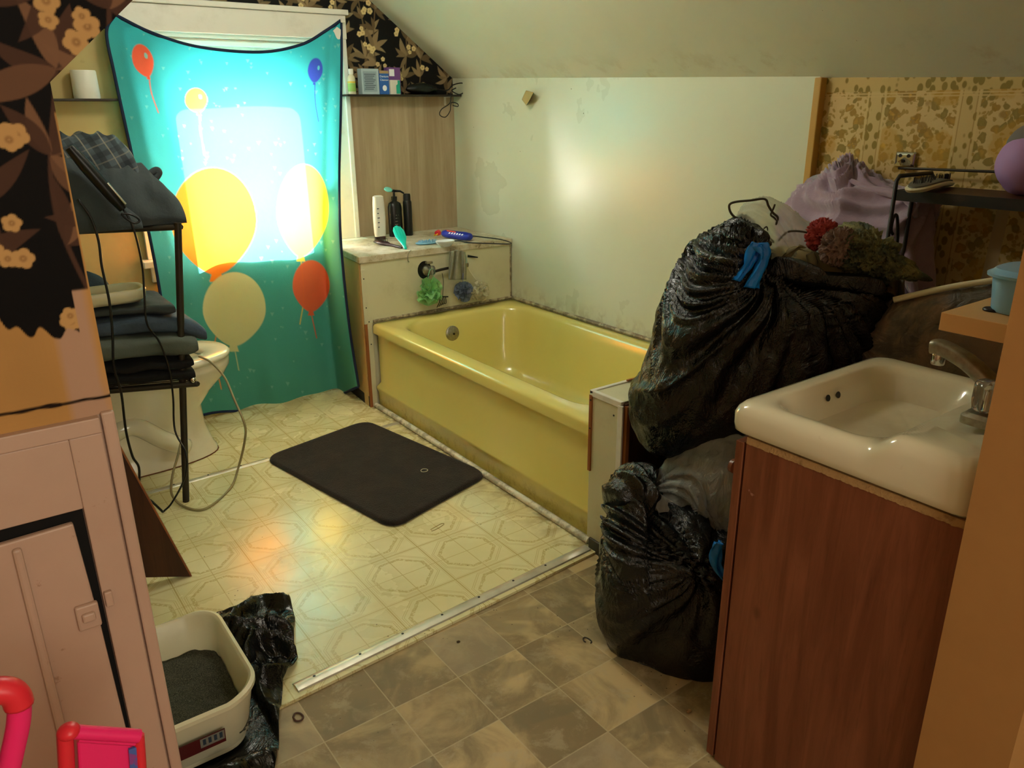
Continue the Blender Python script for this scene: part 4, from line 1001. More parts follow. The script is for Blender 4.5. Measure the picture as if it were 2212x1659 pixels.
# cream plastic tray with a blue cap lying on the pile
c_ = at_y(262, 665, RY0+.06); zc = z_+.268
t = thing('plastic_tray', 'cream plastic tray with rounded end lying on the folded clothes', 'tray', (.36, 2.70, zc))
def rr2(d, z): return rrect(.345, 2.755, .155-d, .075-d, .045-d*.4, z, 8)
obj('tray_body', MB().loft([rr2(.022, zc), rr2(.004, zc+.014), rr2(0, zc+.040), rr2(.003, zc+.044), rr2(.012, zc+.044), rr2(.016, zc+.040), rr2(.026, zc+.020)]), M['pan'], t, smooth=50)
t = thing('denim_cap', 'blue denim cap with pale brim behind the cream tray', 'cap', (.33, 2.83, zc))
def capg(u, v):
    a_ = u*2*PI; ph = v*PI/2; r_ = cos(ph)
    return (.31+.115*r_*cos(a_), 2.90+.05*r_*sin(a_), zc+.09*sin(ph)**.9+.004*nz(a_*2, v*5))
obj('crown', MB().grid(40, 14, capg, closed_u=True), M['denim'], t, smooth=180)
obj('brim', MB().loft([ell(.28, 2.87, .11, .05, zc+.004), ell(.28, 2.87, .113, .052, zc+.008), ell(.28, 2.87, .09, .04, zc+.016)]), mat('pale_blue_cloth', '#9db6c4', .9), t, smooth=60)
# top shelf: plaid shirt, dark trousers, hair iron
z2 = zt+.006
def heap(name, label, pts, y0, y1, mt, seed, cat='clothes', amp=.012, fr=18):     # px outline of upper edge; a crumpled heap between y0 and y1
    ymid = (y0+y1)/2; W_ = [at_y(x, y, ymid) for x, y in pts]
    x0, x1 = W_[0].x, W_[-1].x; P_ = smoothpts([(p.x, 0, p.z) for p in W_], 8)
    t = thing(name, label, cat, ((x0+x1)/2, ymid, z2))
    def topz_(x):
        for a_, b_ in zip(P_[:-1], P_[1:]):
            if a_.x <= x <= b_.x+1e-9: return a_.z+(b_.z-a_.z)*(x-a_.x)/(b_.x-a_.x+1e-9)
        return P_[-1].z if x > P_[-1].x else P_[0].z
    def g(u, v):
        x = x0+(x1-x0)*u; h = max(topz_(x)-z2, .004); a_ = PI*v
        y = ymid - (y1-y0)/2*cos(a_)*(1.0+.1*nz(x*10, seed)); z = z2 + h*sin(a_)**.7
        k = sin(a_)
        z += k*amp*(ridged(Vector((x*fr, y*fr*.6, seed)))-.5)*1.4; y += amp*.8*nz(x*fr, z*fr, seed+5)
        return (x, y, z)
    obj(name.split('_')[-1]+'_cloth', MB().grid(70, 40, g), mt, t, smooth=180, solid=.004)
    return t
heap('plaid_shirt', 'grey plaid flannel shirt heaped on top of the rack', [(120,288),(170,290),(215,290),(250,300),(280,330),(300,400),(306,440)], RY0+.06, RY1, M['plaid'], 2, 'shirt')
heap('dark_trousers', 'charcoal trousers crumpled on the right end of the top rack shelf', [(200,350),(240,345),(290,350),(330,378),(352,405),(374,430),(376,452)], RY0+.02, RY1+.02, M['dkcloth'], 7, 'trousers')
heap('grey_sweater', 'dark grey sweater hanging over the front of the top rack shelf', [(120,340),(160,350),(200,380),(240,420),(280,455),(296,470)], RY0-.03, RY0+.09, M['dkcloth'], 11, 'sweater', .006)
tag(obj('trouser_pocket', MB().tube(smoothpts([at_y(x_, y_, 2.72) for x_, y_ in ((300,392),(318,380),(336,368),(343,372),(338,382),(322,398),(312,410))], 6), .011, 8), M['dkcloth'], smooth=180), 'dark twist of cloth sticking up from the clothes on the rack top', 'clothes')
a = at_y(150, 318, RY0-.035); b = at_y(266, 452, RY0-.045)
t = thing('hair_straightener', 'black hair iron lying slanted across the clothes on the rack top', 'hair iron', b)
obj('iron_body', MB().tube([a, a.lerp(b,.3), a.lerp(b,.8), b], [.014,.019,.017,.012], 14), M['black'], t, smooth=60)
obj('shiny_plate', MB().tube([a.lerp(b,.62)+Vector((.010,-.012,.010)), a.lerp(b,.97)+Vector((.010,-.012,.010))], .004, 8), M['chrome'], t, smooth=60)
obj('power_cord', MB().tube(smoothpts([at_y(x_, y_, Y_) for x_, y_, Y_ in ((266,452,2.555),(282,478,2.55),(296,520,2.55),(308,580,2.56),(312,640,2.56),(318,700,2.56),(345,740,2.56),(366,800,2.56),(374,860,2.56),(378,930,2.56),(402,980,2.50),(400,1030,2.50),(372,1085,2.54),(352,1106,2.55))], 6), .0032, 8), M['black'], t, smooth=180)
t = thing('power_cord', 'black power cord hanging from the rack top down the left side', 'cord', at_y(300, 1000, 2.5))
obj('cord', MB().tube(smoothpts([at_y(x_, y_, 2.52) for x_, y_ in ((168,430),(196,470),(213,520),(220,575),(236,650),(243,720),(246,790),(262,850),(272,930),(286,985),(300,1010),(304,1060),(330,1085),(352,1106))], 6), .0038, 8), M['black'], t, smooth=180)
obj('loop_plug', MB().tube(smoothpts([at_y(x_, y_, 2.52) for x_, y_ in ((262,462),(278,462),(296,470),(301,478),(290,482),(272,472),(262,462))], 6), .003, 8), M['black'], t, smooth=180)
tag(obj('beige_cable', MB().tube(smoothpts([at_y(430,770,2.95), at_y(455,782,2.90), at_y(485,815,2.82), at_y(505,860,2.74), at_y(528,915,2.66), at_z(529,950,.16), at_z(515,1010,.05), at_z(497,1055,.006), at_z(445,1098,.006), at_z(400,1095,.006), at_z(372,1070,.03), at_z(372,1030,.08), at_z(384,985,.12), at_z(392,950,.16)], 8), .0042, 8), mat('beige_cable', '#8d8058', .4), smooth=180), 'beige cable looping from the toilet seat down onto the vinyl floor', 'cable')

# board leaning on the left wall
t = thing('leaning_board', 'dark brown wooden board leaning against the left wall below the rack', 'board', (.33, 2.3, 0))
a = Vector((.387, 2.165, 0)); ub = Vector((-.259, .03, .966)); lb_ = Vector((-.95, .17, .259)); th = Vector((.02, .02, 0))
obj('board_panel', MB().slab([a, a+ub*.62, a+ub*.62+lb_*.175, a+lb_*.175], (.002, .018, 0)), M['brownpanel'], t)
obj('edge_strip', MB().slab([a+Vector((0,-.002,0)), a+ub*.62+Vector((0,-.002,0)), a+ub*.62+Vector((.004,-.002,0)), a+Vector((.004,-.002,0))], (.002, .021, 0)), M['bare'], t)
# white plug pin on the floor by the cords
tag(obj('floor_vent_cap', MB().lathe([(.006,0),(.005,.006),(0,.007)], at_z(352,1106,.002), 12), M['whitedirty'], smooth=50), 'tiny white cap on the vinyl where the black cords meet', 'cap')

# ================================================================== BATH MAT
q = [at_z(572,995,0), at_z(790,914,0), at_z(1054,1030,0), at_z(848,1145,0)]
rg = []
def bez(Pc, r, k=8):
    out = []
    for i in range(4):
        p0, p1, p2 = Pc[i-1], Pc[i], Pc[(i+1) % 4]; a_ = p1+(p0-p1).normalized()*r; b_ = p1+(p2-p1).normalized()*r
        for j in range(k+1): u = j/k; out.append(a_*(1-u)**2+p1*2*u*(1-u)+b_*u*u)
    return out
c_ = sum(q, Vector())/4
def ring(s, z, w=0): return [c_+(p-c_)*s+Vector((w*nz(p.x*9, p.y*9), w*nz(p.x*9, p.y*9, 5), z)) for p in bez(q, .07)]
t = thing('bath_mat', 'dark brown plush bath mat on the cream vinyl in front of the tub', 'bath mat', c_)
obj('mat_body', MB().loft([ring(1.0,.001,.006), ring(1.012,.006,.006), ring(1.004,.014,.006), ring(.985,.018,.004), ring(.95,.017,.0), ring(.5,.016), ring(.02,.016)], True, True), M['mat'], t, smooth=180)
for (x_, y_) in ((773,1000),(916,1016)):
    p = at_z(x_, y_, .018); pass
def speck(name, label, px, pts, r, mt, z=.002, cat='hair tie'):
    return tag(obj(name, MB().tube(smoothpts([at_z(px[0]+a_, px[1]+b_, z) for a_, b_ in pts], 6), r, 6), mt, smooth=180), label, cat)
speck('hair_tie', 'small pale ring lying on the dark bath mat', (916,1016), [(-7,0),(-3,-3),(5,-3),(8,0),(2,3),(-5,3),(-7,0)], .0012, M['pan'], .021)
speck('hair_tie', 'small brown ring on the grey tile beside the black bin liner', (644,1549), [(-11,0),(-6,-8),(4,-8),(11,-1),(6,7),(-5,8),(-11,0)], .0022, mat('brown_elastic', '#4a2d20', .6), -.005)
speck('metal_hook', 'small dark bent hook on the grey tile floor left of the bin bag', (1270,1383), [(6,6),(8,3),(2,-3),(-6,-6),(-10,-4),(-9,1),(-5,4)], .0018, M['darkmetal'], -.006, 'hook')
speck('paper_clip', 'thin pale wire clip on the vinyl below the bath mat corner', (942,1138), [(-12,6),(-2,0),(12,-7),(17,-6),(6,2),(-8,9),(-10,7)], .0009, mat('tan_wire', '#9a7f45', .5), .001, 'clip')
tag(obj('food_crumb', MB().blob(at_z(1488,1535,-.004), (.008,.005,.004), 12, 8, .5, 3), M['chip'], smooth=180), 'pale crumb on the tile near the foot of the sink cabinet', 'crumb')
tag(obj('dry_leaf', MB().blob(at_z(990,1386,-.006), (.005,.004,.002), 12, 8, .5, 3), mat('leaf_brown', '#3a2a10', .8), smooth=180), 'small dark brown bit of leaf in the middle of the grey tile floor', 'crumb')

# ================================================================== LITTER TRAY ON A BLACK LINER
def lr(x0, x1, y0, y1, r, z, wav=0.0):
    out = rrect((x0+x1)/2, (y0+y1)/2, (x1-x0)/2, (y1-y0)/2, r, z, 8)
    if wav:
        res = []
        for p in out:
            res.append(Vector((p.x, p.y, z - wav*(.5+.5*cos((p.x-(x0+x1)/2)/(x1-x0)*2*PI))*(1 if abs(p.y-(y0+y1)/2) > (y1-y0)*.4 else .2))))
        out = res
    return out
LX0, LX1, LY0, LY1 = .055, .352, 1.375, 1.745
t = thing('litter_tray', 'cream plastic cat litter tray full of dark litter, left by the cupboard wall', 'litter tray', (.2, 1.56, 0))
rings = [lr(LX0+.03, LX1-.035, LY0+.045, LY1-.045, .05, .006), lr(LX0+.02, LX1-.024, LY0+.03, LY1-.03, .06, .03), lr(LX0+.004, LX1-.006, LY0+.008, LY1-.008, .07, .150, .018), lr(LX0, LX1, LY0, LY1, .075, .154, .018), lr(LX0, LX1, LY0, LY1, .075, .163, .018),
         lr(LX0+.006, LX1-.007, LY0+.008, LY1-.008, .07, .166, .018), lr(LX0+.012, LX1-.013, LY0+.014, LY1-.014, .066, .160, .018), lr(LX0+.020, LX1-.024, LY0+.03, LY1-.03, .06, .05), lr(LX0+.026, LX1-.03, LY0+.036, LY1-.036, .055, .012)]
obj('tray_body', MB().loft(rings), M['pan'], t, smooth=50)
def lit(u, v):
    x = LX0+.022+(LX1-LX0-.046)*u; y = LY0+.032+(LY1-LY0-.062)*v
    r_ = .055; ex = max(0, abs(u-.5)*2-.72)/.28; ey = max(0, abs(v-.5)*2-.76)/.24; k = max(1, math.hypot(ex, ey)); 
    if k > 1: x += (-(u-.5)*2*.03*(k-1)*2); y += (-(v-.5)*2*.03*(k-1)*2)
    return (x, y, .060 + .018*nz(x*9, y*9) + .006*nz(x*40, y*40) + .012*v)
lt = obj('litter', MB().grid(60, 70, lit), M['litter'], t, smooth=180, solid=.004); lt['kind'] = 'stuff'; lt['label'] = 'dark grey clumping litter'
# printed label on the front
yf = LY0+.001
lb = MB().slab([(.160,yf+.0045,.070),(.262,yf+.0045,.070),(.262,yf+.0005,.106),(.160,yf+.0005,.106)], (0,-.0008,0)); lo_ = obj('printed_label', lb, mat('dark_red_label', '#521a1a', .4), t)
obj('label_panel', MB().slab([(.212,yf+.0025,.080),(.260,yf+.0025,.080),(.260,yf-.0006,.104),(.212,yf-.0006,.104)], (0,-.0008,0)), mat('grey_label', '#7c7a70', .4), lo_)
for k in range(4): obj('label_bar', MB().slab([(.217+.011*k,yf+.0012,.086),(.223+.011*k,yf+.0012,.086),(.223+.011*k,yf-.0012,.101),(.217+.011*k,yf-.0012,.101)], (0,-.0006,0)), M['ink'], lo_)
# black liner crumpled under and right of the tray
op = [at_z(x_, y_, 0) for x_, y_ in ((470,1325),(560,1300),(625,1292),(638,1340),(636,1395),(645,1430),(612,1480),(606,1560),(600,1659),(560,1760),(300,1760),(240,1600),(250,1480))]
cL = Vector((.30, 1.52, 0))
def liner(u, v):
    P_ = op + [op[0]]; f_ = u*(len(op)); i = min(int(f_), len(op)-1); e_ = P_[i].lerp(P_[i+1], f_-i)
    base = cL + (e_-cL)*(v)
    inside = LX0-.02 < base.x < LX1+.012 and LY0-.012 < base.y < LY1+.015
    q_ = Vector((base.x*13, base.y*13, 0)); w = noise.noise(q_)*6
    h = .004 + (.058*max(0, ridged(Vector((base.x*7+.6*noise.noise(q_*.5), base.y*7, 3)))) **1.5 + .016*abs(noise.noise(q_*2.4)) )*(sin(PI*min(1, v*.98))**.5 + .12)
    d = max(LX0-base.x, base.x-LX1, LY0-base.y, base.y-LY1)
    if d < .018: h = .003
    elif d < .05: h = .003 + (h-.003)*(d-.018)/.032 + .02*(1-abs((d-.03)/.02)) * (abs(d-.03) < .02)
    lf = base.y < 1.545 and -.006 or 0
    return (base.x, base.y, h + lf*0)
t = thing('bin_liner', 'black plastic liner crumpled on the floor under and around the litter tray', 'bin liner', (.42, 1.5, 0))
obj('liner_sheet', MB().grid(170, 110, liner, closed_u=True), M['bagflat'], t, smooth=180, solid=.0012)

# ================================================================== SINK CABINET AND SINK
SX0, SX1, SY0, SY1 = 1.085, 1.570, .404, .832
t = thing('sink_cabinet', 'cherry-brown laminate cabinet carrying the sink at the right', 'cabinet', (1.33, .6, 0))
obj('side_panel', MB().box(1.094, 1.112, .410, .792, 0, .730), M['cab'], t)
obj('side_panel', MB().box(1.55, 1.568, .410, .792, 0, .730), M['cab'], t)
obj('back_panel', MB().box(1.112, 1.55, .410, .42, 0, .73).box(1.112, 1.55, .42, .79, .09, .105), M['chip'], t)
# ragged raw top edge of the board
mb = MB(); rows = []
for i in range(160):
    y = .410+(.792-.410)*i/159; dz = .0016*nz(y*90, 3)+.0014*nz(y*260, 8)
    rows.append([(1.0925, y, .7275+dz), (1.094, y, .740), (1.114, y, .740), (1.114, y, .727)])
obj('raw_edge', MB().loft(rows), M['chip'], t)
dr = obj('door', MB().box(1.094, 1.330, .798, .815, .002, .726), M['cab'], t, bevel=.001)
obj('door_knob', MB().lathe([(.006,0),(.006,.008),(.014,.014),(.013,.022),(0,.025)], (1.118, .815, .66), 20, (0,1,0)), mat('brown_knob', '#7a4a34', .3), dr, smooth=50)
dr2 = obj('door', MB().box(1.334, 1.568, .798, .815, .002, .726), M['cab'], t, bevel=.001)
obj('door_knob', MB().lathe([(.006,0),(.006,.008),(.014,.014),(.013,.022),(0,.025)], (1.36, .815, .66), 20, (0,1,0)), bpy.data.materials['brown_knob'], dr2, smooth=50)
obj('toe_board', MB().box(1.112, 1.55, .765, .775, 0, .05), M['cab'], t)

t = thing('sink', 'white porcelain drop-in sink on the cherry cabinet', 'sink', (1.33, .62, .740))
def srr(x0, x1, y0, y1, r, z): return rrect((x0+x1)/2, (y0+y1)/2, (x1-x0)/2, (y1-y0)/2, r, z, 8)
def deckz(p, z):       # the back deck stands a little higher than the rim
    k = min(1, max(0, (.575-p.y)/.05)); k = k*k*(3-2*k); return Vector((p.x, p.y, z+.030*k))
def dens(ring, m=6):
    out = []
    for a_, b_ in zip(ring, ring[1:]+ring[:1]):
        n = max(1, int((b_-a_).length/.012)); out += [a_.lerp(b_, k/n) for k in range(n)]
    return out
def resamp(ring, n=220):
    L = [0]; rr_ = ring+[ring[0]]
    for a_, b_ in zip(rr_, rr_[1:]): L.append(L[-1]+(b_-a_).length)
    out = []; j = 0
    for i in range(n):
        s = L[-1]*i/n
        while L[j+1] < s: j += 1
        out.append(rr_[j].lerp(rr_[j+1], (s-L[j])/(L[j+1]-L[j]+1e-12)))
    return out
R_ = []
for d, z, r in ((.012,.741,.02),(.002,.748,.028),(0,.760,.03),(.0,.780,.03),(.004,.790,.03),(.012,.798,.03),(.024,.802,.03)):
    R_.append([deckz(p, z) if z > .765 else p for p in resamp(srr(SX0+d, SX1-d, SY0+d*.3, SY1-d, r, z))])
for x0, x1, y0, y1, r, z in ((1.122,1.520,.560,.790,.06,.801),(1.128,1.514,.566,.784,.06,.798),(1.138,1.504,.576,.775,.06,.785),(1.152,1.490,.588,.762,.06,.75),(1.175,1.465,.604,.745,.06,.70),(1.22,1.42,.63,.72,.04,.675),(1.28,1.36,.655,.695,.02,.67)):
    R_.append([deckz(p, z) if z > .79 else p for p in resamp(srr(x0, x1, y0, y1, r, z))])
# line the rings up
ref = R_[0][0]
for k, rg_ in enumerate(R_):
    i0 = min(range(len(rg_)), key=lambda i: ((rg_[i].x-1.33)/(1 if True else 1) - 10)**2*0 + abs(math.atan2(rg_[i].y-.66, rg_[i].x-1.33))); R_[k] = rg_[i0:]+rg_[:i0]
def angsort(rg_, n=220):     # resample by angle round the basin centre so the rings match
    c_ = Vector((1.325, .665, 0)); out = []
    A = [math.atan2(p.y-c_.y, p.x-c_.x) for p in rg_]
    m_ = len(rg_)
    for i in range(n):
        th = -PI+2*PI*(i+.5)/n
        for j in range(m_):
            a_, b_ = A[j], A[(j+1) % m_]
            if b_ < a_-PI: b_ += 2*PI
            tt = th if th >= a_ else th+2*PI
            if a_ <= tt <= b_ and b_-a_ < 1: out.append(rg_[j].lerp(rg_[(j+1) % m_], (tt-a_)/(b_-a_+1e-12))); break
        else: out.append(rg_[min(range(m_), key=lambda j: abs(A[j]-th))])
    return out
R_ = [angsort(r_) for r_ in R_]
sk = obj('basin', MB().loft(R_), M['porc'], t, smooth=50)
for x_, y_ in ((1789,860),(1811,853)):
    p = at_y(x_, y_, .766); d_ = Vector((0, -1, .28)).normalized()
    obj('overflow_hole', MB().lathe([(.0,0),(.0065,0),(.0065,.001),(0,.001)], (p.x, .7665, p.z), 20, d_), M['black'], t)
obj('drain', MB().lathe([(.0,0),(.018,0),(.02,.002),(.012,.003)], (1.32, .675, .671), 24), M['chrome'], t, smooth=50)
f = thing('faucet', 'worn chrome faucet with clear acrylic knobs on the back of the sink', 'faucet', (1.33, .475, .832))
zf = .833
obj('base_plate', MB().loft([rrect(1.325, .475, .105-d, .028-d, .012, z, 4) for d, z in ((0,zf),(0,zf+.012),(.006,zf+.018))]), M['dullchrome'], f, smooth=40)
for x_ in (1.243, 1.407):
    kn = obj('knob', MB().loft([[Vector((x_+r_*(1+.06*cos(8*2*PI*k/32))*cos(2*PI*k/32), .475+r_*(1+.06*cos(8*2*PI*k/32))*sin(2*PI*k/32), zf+h)) for k in range(32)] for r_, h in ((.012,.020),(.019,.026),(.0215,.040),(.021,.062),(.018,.068),(.005,.069))]), M['glassy'], f, smooth=60)
    obj('knob_stem', MB().lathe([(.009,.012),(.009,.024),(.005,.026),(.005,.055),(0,.056)], (x_, .475, zf), 16), M['chrome'], kn, smooth=40)
ps = smoothpts([(1.325,.470,zf+.012),(1.325,.500,zf+.035),(1.325,.545,zf+.065),(1.325,.590,zf+.080),(1.325,.606,zf+.079)], 6); mb = MB(); rings = []
for i, p in enumerate(ps):
    k = i/(len(ps)-1); tng = (ps[min(i+1,len(ps)-1)]-ps[max(i-1,0)]).normalized(); nb_ = Vector((1,0,0)); up_ = nb_.cross(tng)
    rings.append([p + nb_*(.019-.004*k)*math.copysign(abs(cos(a_))**.6, cos(a_)) + up_*(.013-.001*k)*math.copysign(abs(sin(a_))**.6, sin(a_)) for a_ in [2*PI*q_/20 for q_ in range(20)]])
obj('spout', MB().loft(rings), M['dullchrome'], f, smooth=50)
obj('aerator', MB().lathe([(.010,-.020),(.011,-.018),(.011,0),(.009,.004)], (1.325, .594, zf+.070), 18), M['chrome'], f, smooth=40)

# small shelf over the sink with the blue tub
c_ = at_y(2035, 675, .55); zT = 1.0
t = thing('sink_shelf', 'pale wood-look shelf board on the wall above the sink faucet', 'shelf', (1.4, .47, zT))
obj('shelf_board', MB().box(1.213, 1.62, .401, .552, zT-.028, zT), M['lightwood'], t, bevel=.001)
M['blueplastic'] = mat('light_blue_plastic', '#86b8dc', .3)
p = at_z(2190, 655, zT); cxx, cyy = 1.318, .470
t = thing('plastic_tub', 'light blue lidded plastic tub on the shelf above the sink', 'tub', (cxx, cyy, zT))
def er(rx, ry, z): return ell(cxx, cyy, rx, ry, z, 48, 3)
obj('tub_body', MB().loft([er(.050,.045,zT+.001), er(.053,.048,zT+.006), er(.058,.053,zT+.055)]), M['blueplastic'], t, smooth=50)
obj('lid', MB().loft([er(.0595,.0545,zT+.055), er(.0665,.0595,zT+.056), er(.0675,.060,zT+.060), er(.061,.056,zT+.061), er(.056,.051,zT+.067), er(.030,.028,zT+.069)]), M['blueplastic'], t, smooth=40)
p = at_z(2143, 671, zT)
tag(obj('black_lid', MB().lathe([(.0,0),(.013,0),(.0135,.002),(.012,.004),(0,.0042)], p, 28), M['black'], smooth=50), 'small flat black disc on the shelf in front of the blue tub', 'cap')

# ================================================================== WIRE RACK, BRUSH, POUCH AND TOWEL BAR BY THE GOLD WALLPAPER
EX0, EX1, EY0, EY1, EZ = 2.02, 2.205, .43, 1.085, 1.092
t = thing('bath_rack', 'black scrolled metal rack with a dark wooden top shelf against the gold wallpaper', 'rack', (2.1, .75, 0))
obj('wood_shelf', MB().box(EX0, EX1, EY0, EY1-.004, EZ-.022, EZ), M['brownpanel'], t, bevel=.001)
obj('shelf_rim', MB().box(EX0-.004, EX0, EY0, EY1, EZ-.026, EZ+.001).box(EX0-.004, EX1, EY1-.004, EY1, EZ-.026, EZ+.001), M['blackmetal'], t)
for ye in (EY0, EY1+.004):
    obj('end_frame', MB().tube([(EX0,ye,0),(EX0,ye,EZ+.022),(EX0+.012,ye,EZ+.034),(EX1-.012,ye,EZ+.034),(EX1,ye,EZ+.022),(EX1,ye,0)], .0055, 8).tube([((EX0+EX1)/2,ye,EZ-.02),((EX0+EX1)/2,ye,.02)], .0055, 8).tube([(EX0,ye,.45),(EX1,ye,.45)], .004, 6), M['blackmetal'], t, smooth=60)
xm = (EX0+EX1)/2
for s in (-1, 1):
    sc = [(xm+s*.006, .72),(xm+s*.018,.84),(xm+s*.036,.94),(xm+s*.052,1.005),(xm+s*.066,1.035),(xm+s*.080,1.03),(xm+s*.083,1.00),(xm+s*.070,.985)]
    obj('scroll', MB().tube(smoothpts([(x_, EY1+.004, z_q-.01) for x_, z_q in sc], 6), .0042, 6), M['blackmetal'], t, smooth=180)
    sc2 = [(xm+s*.006,.72),(xm+s*.02,.62),(xm+s*.05,.53),(xm+s*.085,.47)]
    obj('scroll', MB().tube(smoothpts([(x_, EY1+.004, z_q) for x_, z_q in sc2], 6), .0042, 6), M['blackmetal'], t, smooth=180)
a = at_z(1965, 408, EZ+.014); b = at_z(2058, 392, EZ+.014)
t = thing('hairbrush', 'cream and grey paddle hairbrush lying on the black rack shelf', 'brush', (a+b)/2)
d = b-a; sd = Vector((-d.y, d.x, 0)).normalized(); mb = MB()
def bl(sc_, z): return [a+d*(.5+.5*cos(2*PI*k/28)*sc_)+sd*.032*sc_*sin(2*PI*k/28)*(1-.25*cos(2*PI*k/28))+Vector((0,0,z+.010*sin(PI*(.5+.5*cos(2*PI*k/28)))*1)) for k in range(28)]
obj('brush_back', MB().loft([bl(.6,-.013), bl(.95,-.010), bl(1.0,-.004), bl(.92,0)]), M['pan'], t, smooth=50)
obj('pad', MB().loft([bl(.9,0), bl(.88,.004), bl(.5,.008)]), mat('grey_rubber', '#5c5b50', .7), t, smooth=50)
mb = MB()
for i in range(70):
    r_, th = math.sqrt(R.random())*.8, R.random()*2*PI; q_ = a+d*(.5+.5*cos(th)*r_)+sd*.028*r_*sin(th)+Vector((0,0,.010)); mb.tube([q_, q_+Vector((0,0,.014))], .0009, 4)
tag(obj('bristles', mb, M['blackmetal'], t), kind='stuff')
p = Vector((2.12, .825, EZ))
t = thing('round_pouch', 'round pouch in lavender and grey on the right end of the rack shelf', 'pouch', p)
obj('lavender_body', MB().blob(p+Vector((0,0,.072)), (.075,.072,.072), 40, 28, .05, 2, 2), mat('lavender_fabric', '#a884b8', .7), t, smooth=180)
obj('grey_flap', MB().blob(p+Vector((.022,-.004,.112)), (.066,.070,.058), 36, 24, .04, 2, 5), mat('grey_felt', '#6f6b66', .9), t, smooth=180)
obj('red_trim', MB().blob(p+Vector((0,-.03,.035)), (.050,.050,.034), 30, 18, .04, 2, 6), mat('dark_red_felt', '#7d2338', .9), t, smooth=180)
t = thing('towel_bar', 'old towel bar with a chrome bracket on the gold wallpaper', 'towel bar', at_x(1960, 345, WX))
c_ = at_x(1958, 344, WX)
obj('bracket_plate', MB().loft([[Vector((WX-.001-h, c_.y+y_, c_.z+z_q)) for y_, z_q in ((-.030+i_,-.021+i_),(.030-i_,-.021+i_),(.030-i_,.021-i_),(-.030+i_,.021-i_))] for h, i_ in ((0,0),(.006,0),(.012,.006))]), M['chrome'], t, bevel=.003)
obj('bracket_arm', MB().loft([[Vector((WX-h, c_.y+y_, c_.z+z_q)) for y_, z_q in ((-w_,-.016),(w_,-.016),(0,.010-h*.3))] for h, w_ in ((.01,.022),(.045,.010))]), M['chrome'], t, smooth=30)
for s in (-1, 1): obj('screw', MB().lathe([(.005,0),(.005,.002),(0,.002)], (WX-.013, c_.y+s*.012, c_.z+.010), 10, (-1,0,0)), M['darkmetal'], t)
obj('bar', MB().tube([at_x(1941,363,WX-.035), at_x(2175,372,WX-.035)], .0035, 8), M['darkmetal'], t, smooth=60)

# ================================================================== BAGS AND CLOTHES IN THE CORNER
def at_plane(x, y, P0, N):
    d = _ray(x, y); o = Vector((0, 0, H)); return o + d*((P0-o).dot(N)/d.dot(N))
def plane(P0, N): return lambda x, y: at_plane(x, y, Vector(P0), Vector(N))
VD = Vector((.80, .60, 0))
BP = Vector((1.62, 1.20, .8)); FP = Vector((1.43, 1.07, .3))
def bigp(k=0.0): return plane(BP-VD*k, VD)
def flp(k=0.0): return plane(FP-VD*k, VD)
def pillow(px, Y0, dep, nu=140, nv=70, knot=None, amp=.012, kk=9, p_=.55, seed=1, fine=.004, zmin=None, back=1.0, ymin=None, axis=(0, 1, 0), lump=.3):
    place = Y0 if callable(Y0) else (lambda x, y: at_y(x, y, Y0))
    O = [place(x, y) for x, y in px]; O = smoothpts(O+[O[0]], 8)[:-1]
    C = sum(O, Vector())/len(O); K = place(knot[0], knot[1]) if knot else None; D = Vector(axis).normalized()
    def g(u, v):
        f_ = u*len(O); i = int(f_) % len(O); o_ = O[i].lerp(O[(i+1) % len(O)], f_-int(f_))
        w_ = v*2-1; s = max(0.0, 1-w_*w_); dy = math.copysign(math.sqrt(max(0.0, 1-s**(2/p_))), w_)*dep*(back if w_ > 0 else 1)
        q = C + (o_-C)*s + D*dy
        n_dir = (o_-C)*s*.6 + D*dy; n_dir = n_dir.normalized() if n_dir.length > 1e-6 else Vector((0,1,0))
        if K:
            dx, dz = q.x-K.x, q.z-K.z; an = math.atan2(dz, dx); ds = math.hypot(dx, dz)
            wv = ridged(Vector((cos(an)*kk*.5, sin(an)*kk*.5, ds*2.0+seed)))*amp*math.exp(-ds*2.2)*1.5
        else: wv = 0
        wv += amp*lump*(ridged(Vector((q.x*7+seed, q.y*7, q.z*5)))-.4) + fine*noise.noise(Vector((q.x*45, q.y*45, q.z*28+seed)))
        q = q + n_dir*wv
        if zmin is not None and q.z < zmin: q.z = zmin + (q.z-zmin)*.02
        if ymin is not None and q.y < ymin: q.y = ymin + (q.y-ymin)*.05
        return q
    return MB().grid(nu, nv, g, closed_u=True)
# hidden supporting bag at the back
t = thing('bin_bag', 'black bin bag at the bottom of the corner pile, mostly hidden', 'bin bag', (1.92, 1.12, 0))
obj('bag_film', MB().blob((1.93, 1.22, .20), (.17, .19, .20), 80, 50, .12, 3, 9, None), M['bag'], t, smooth=180)
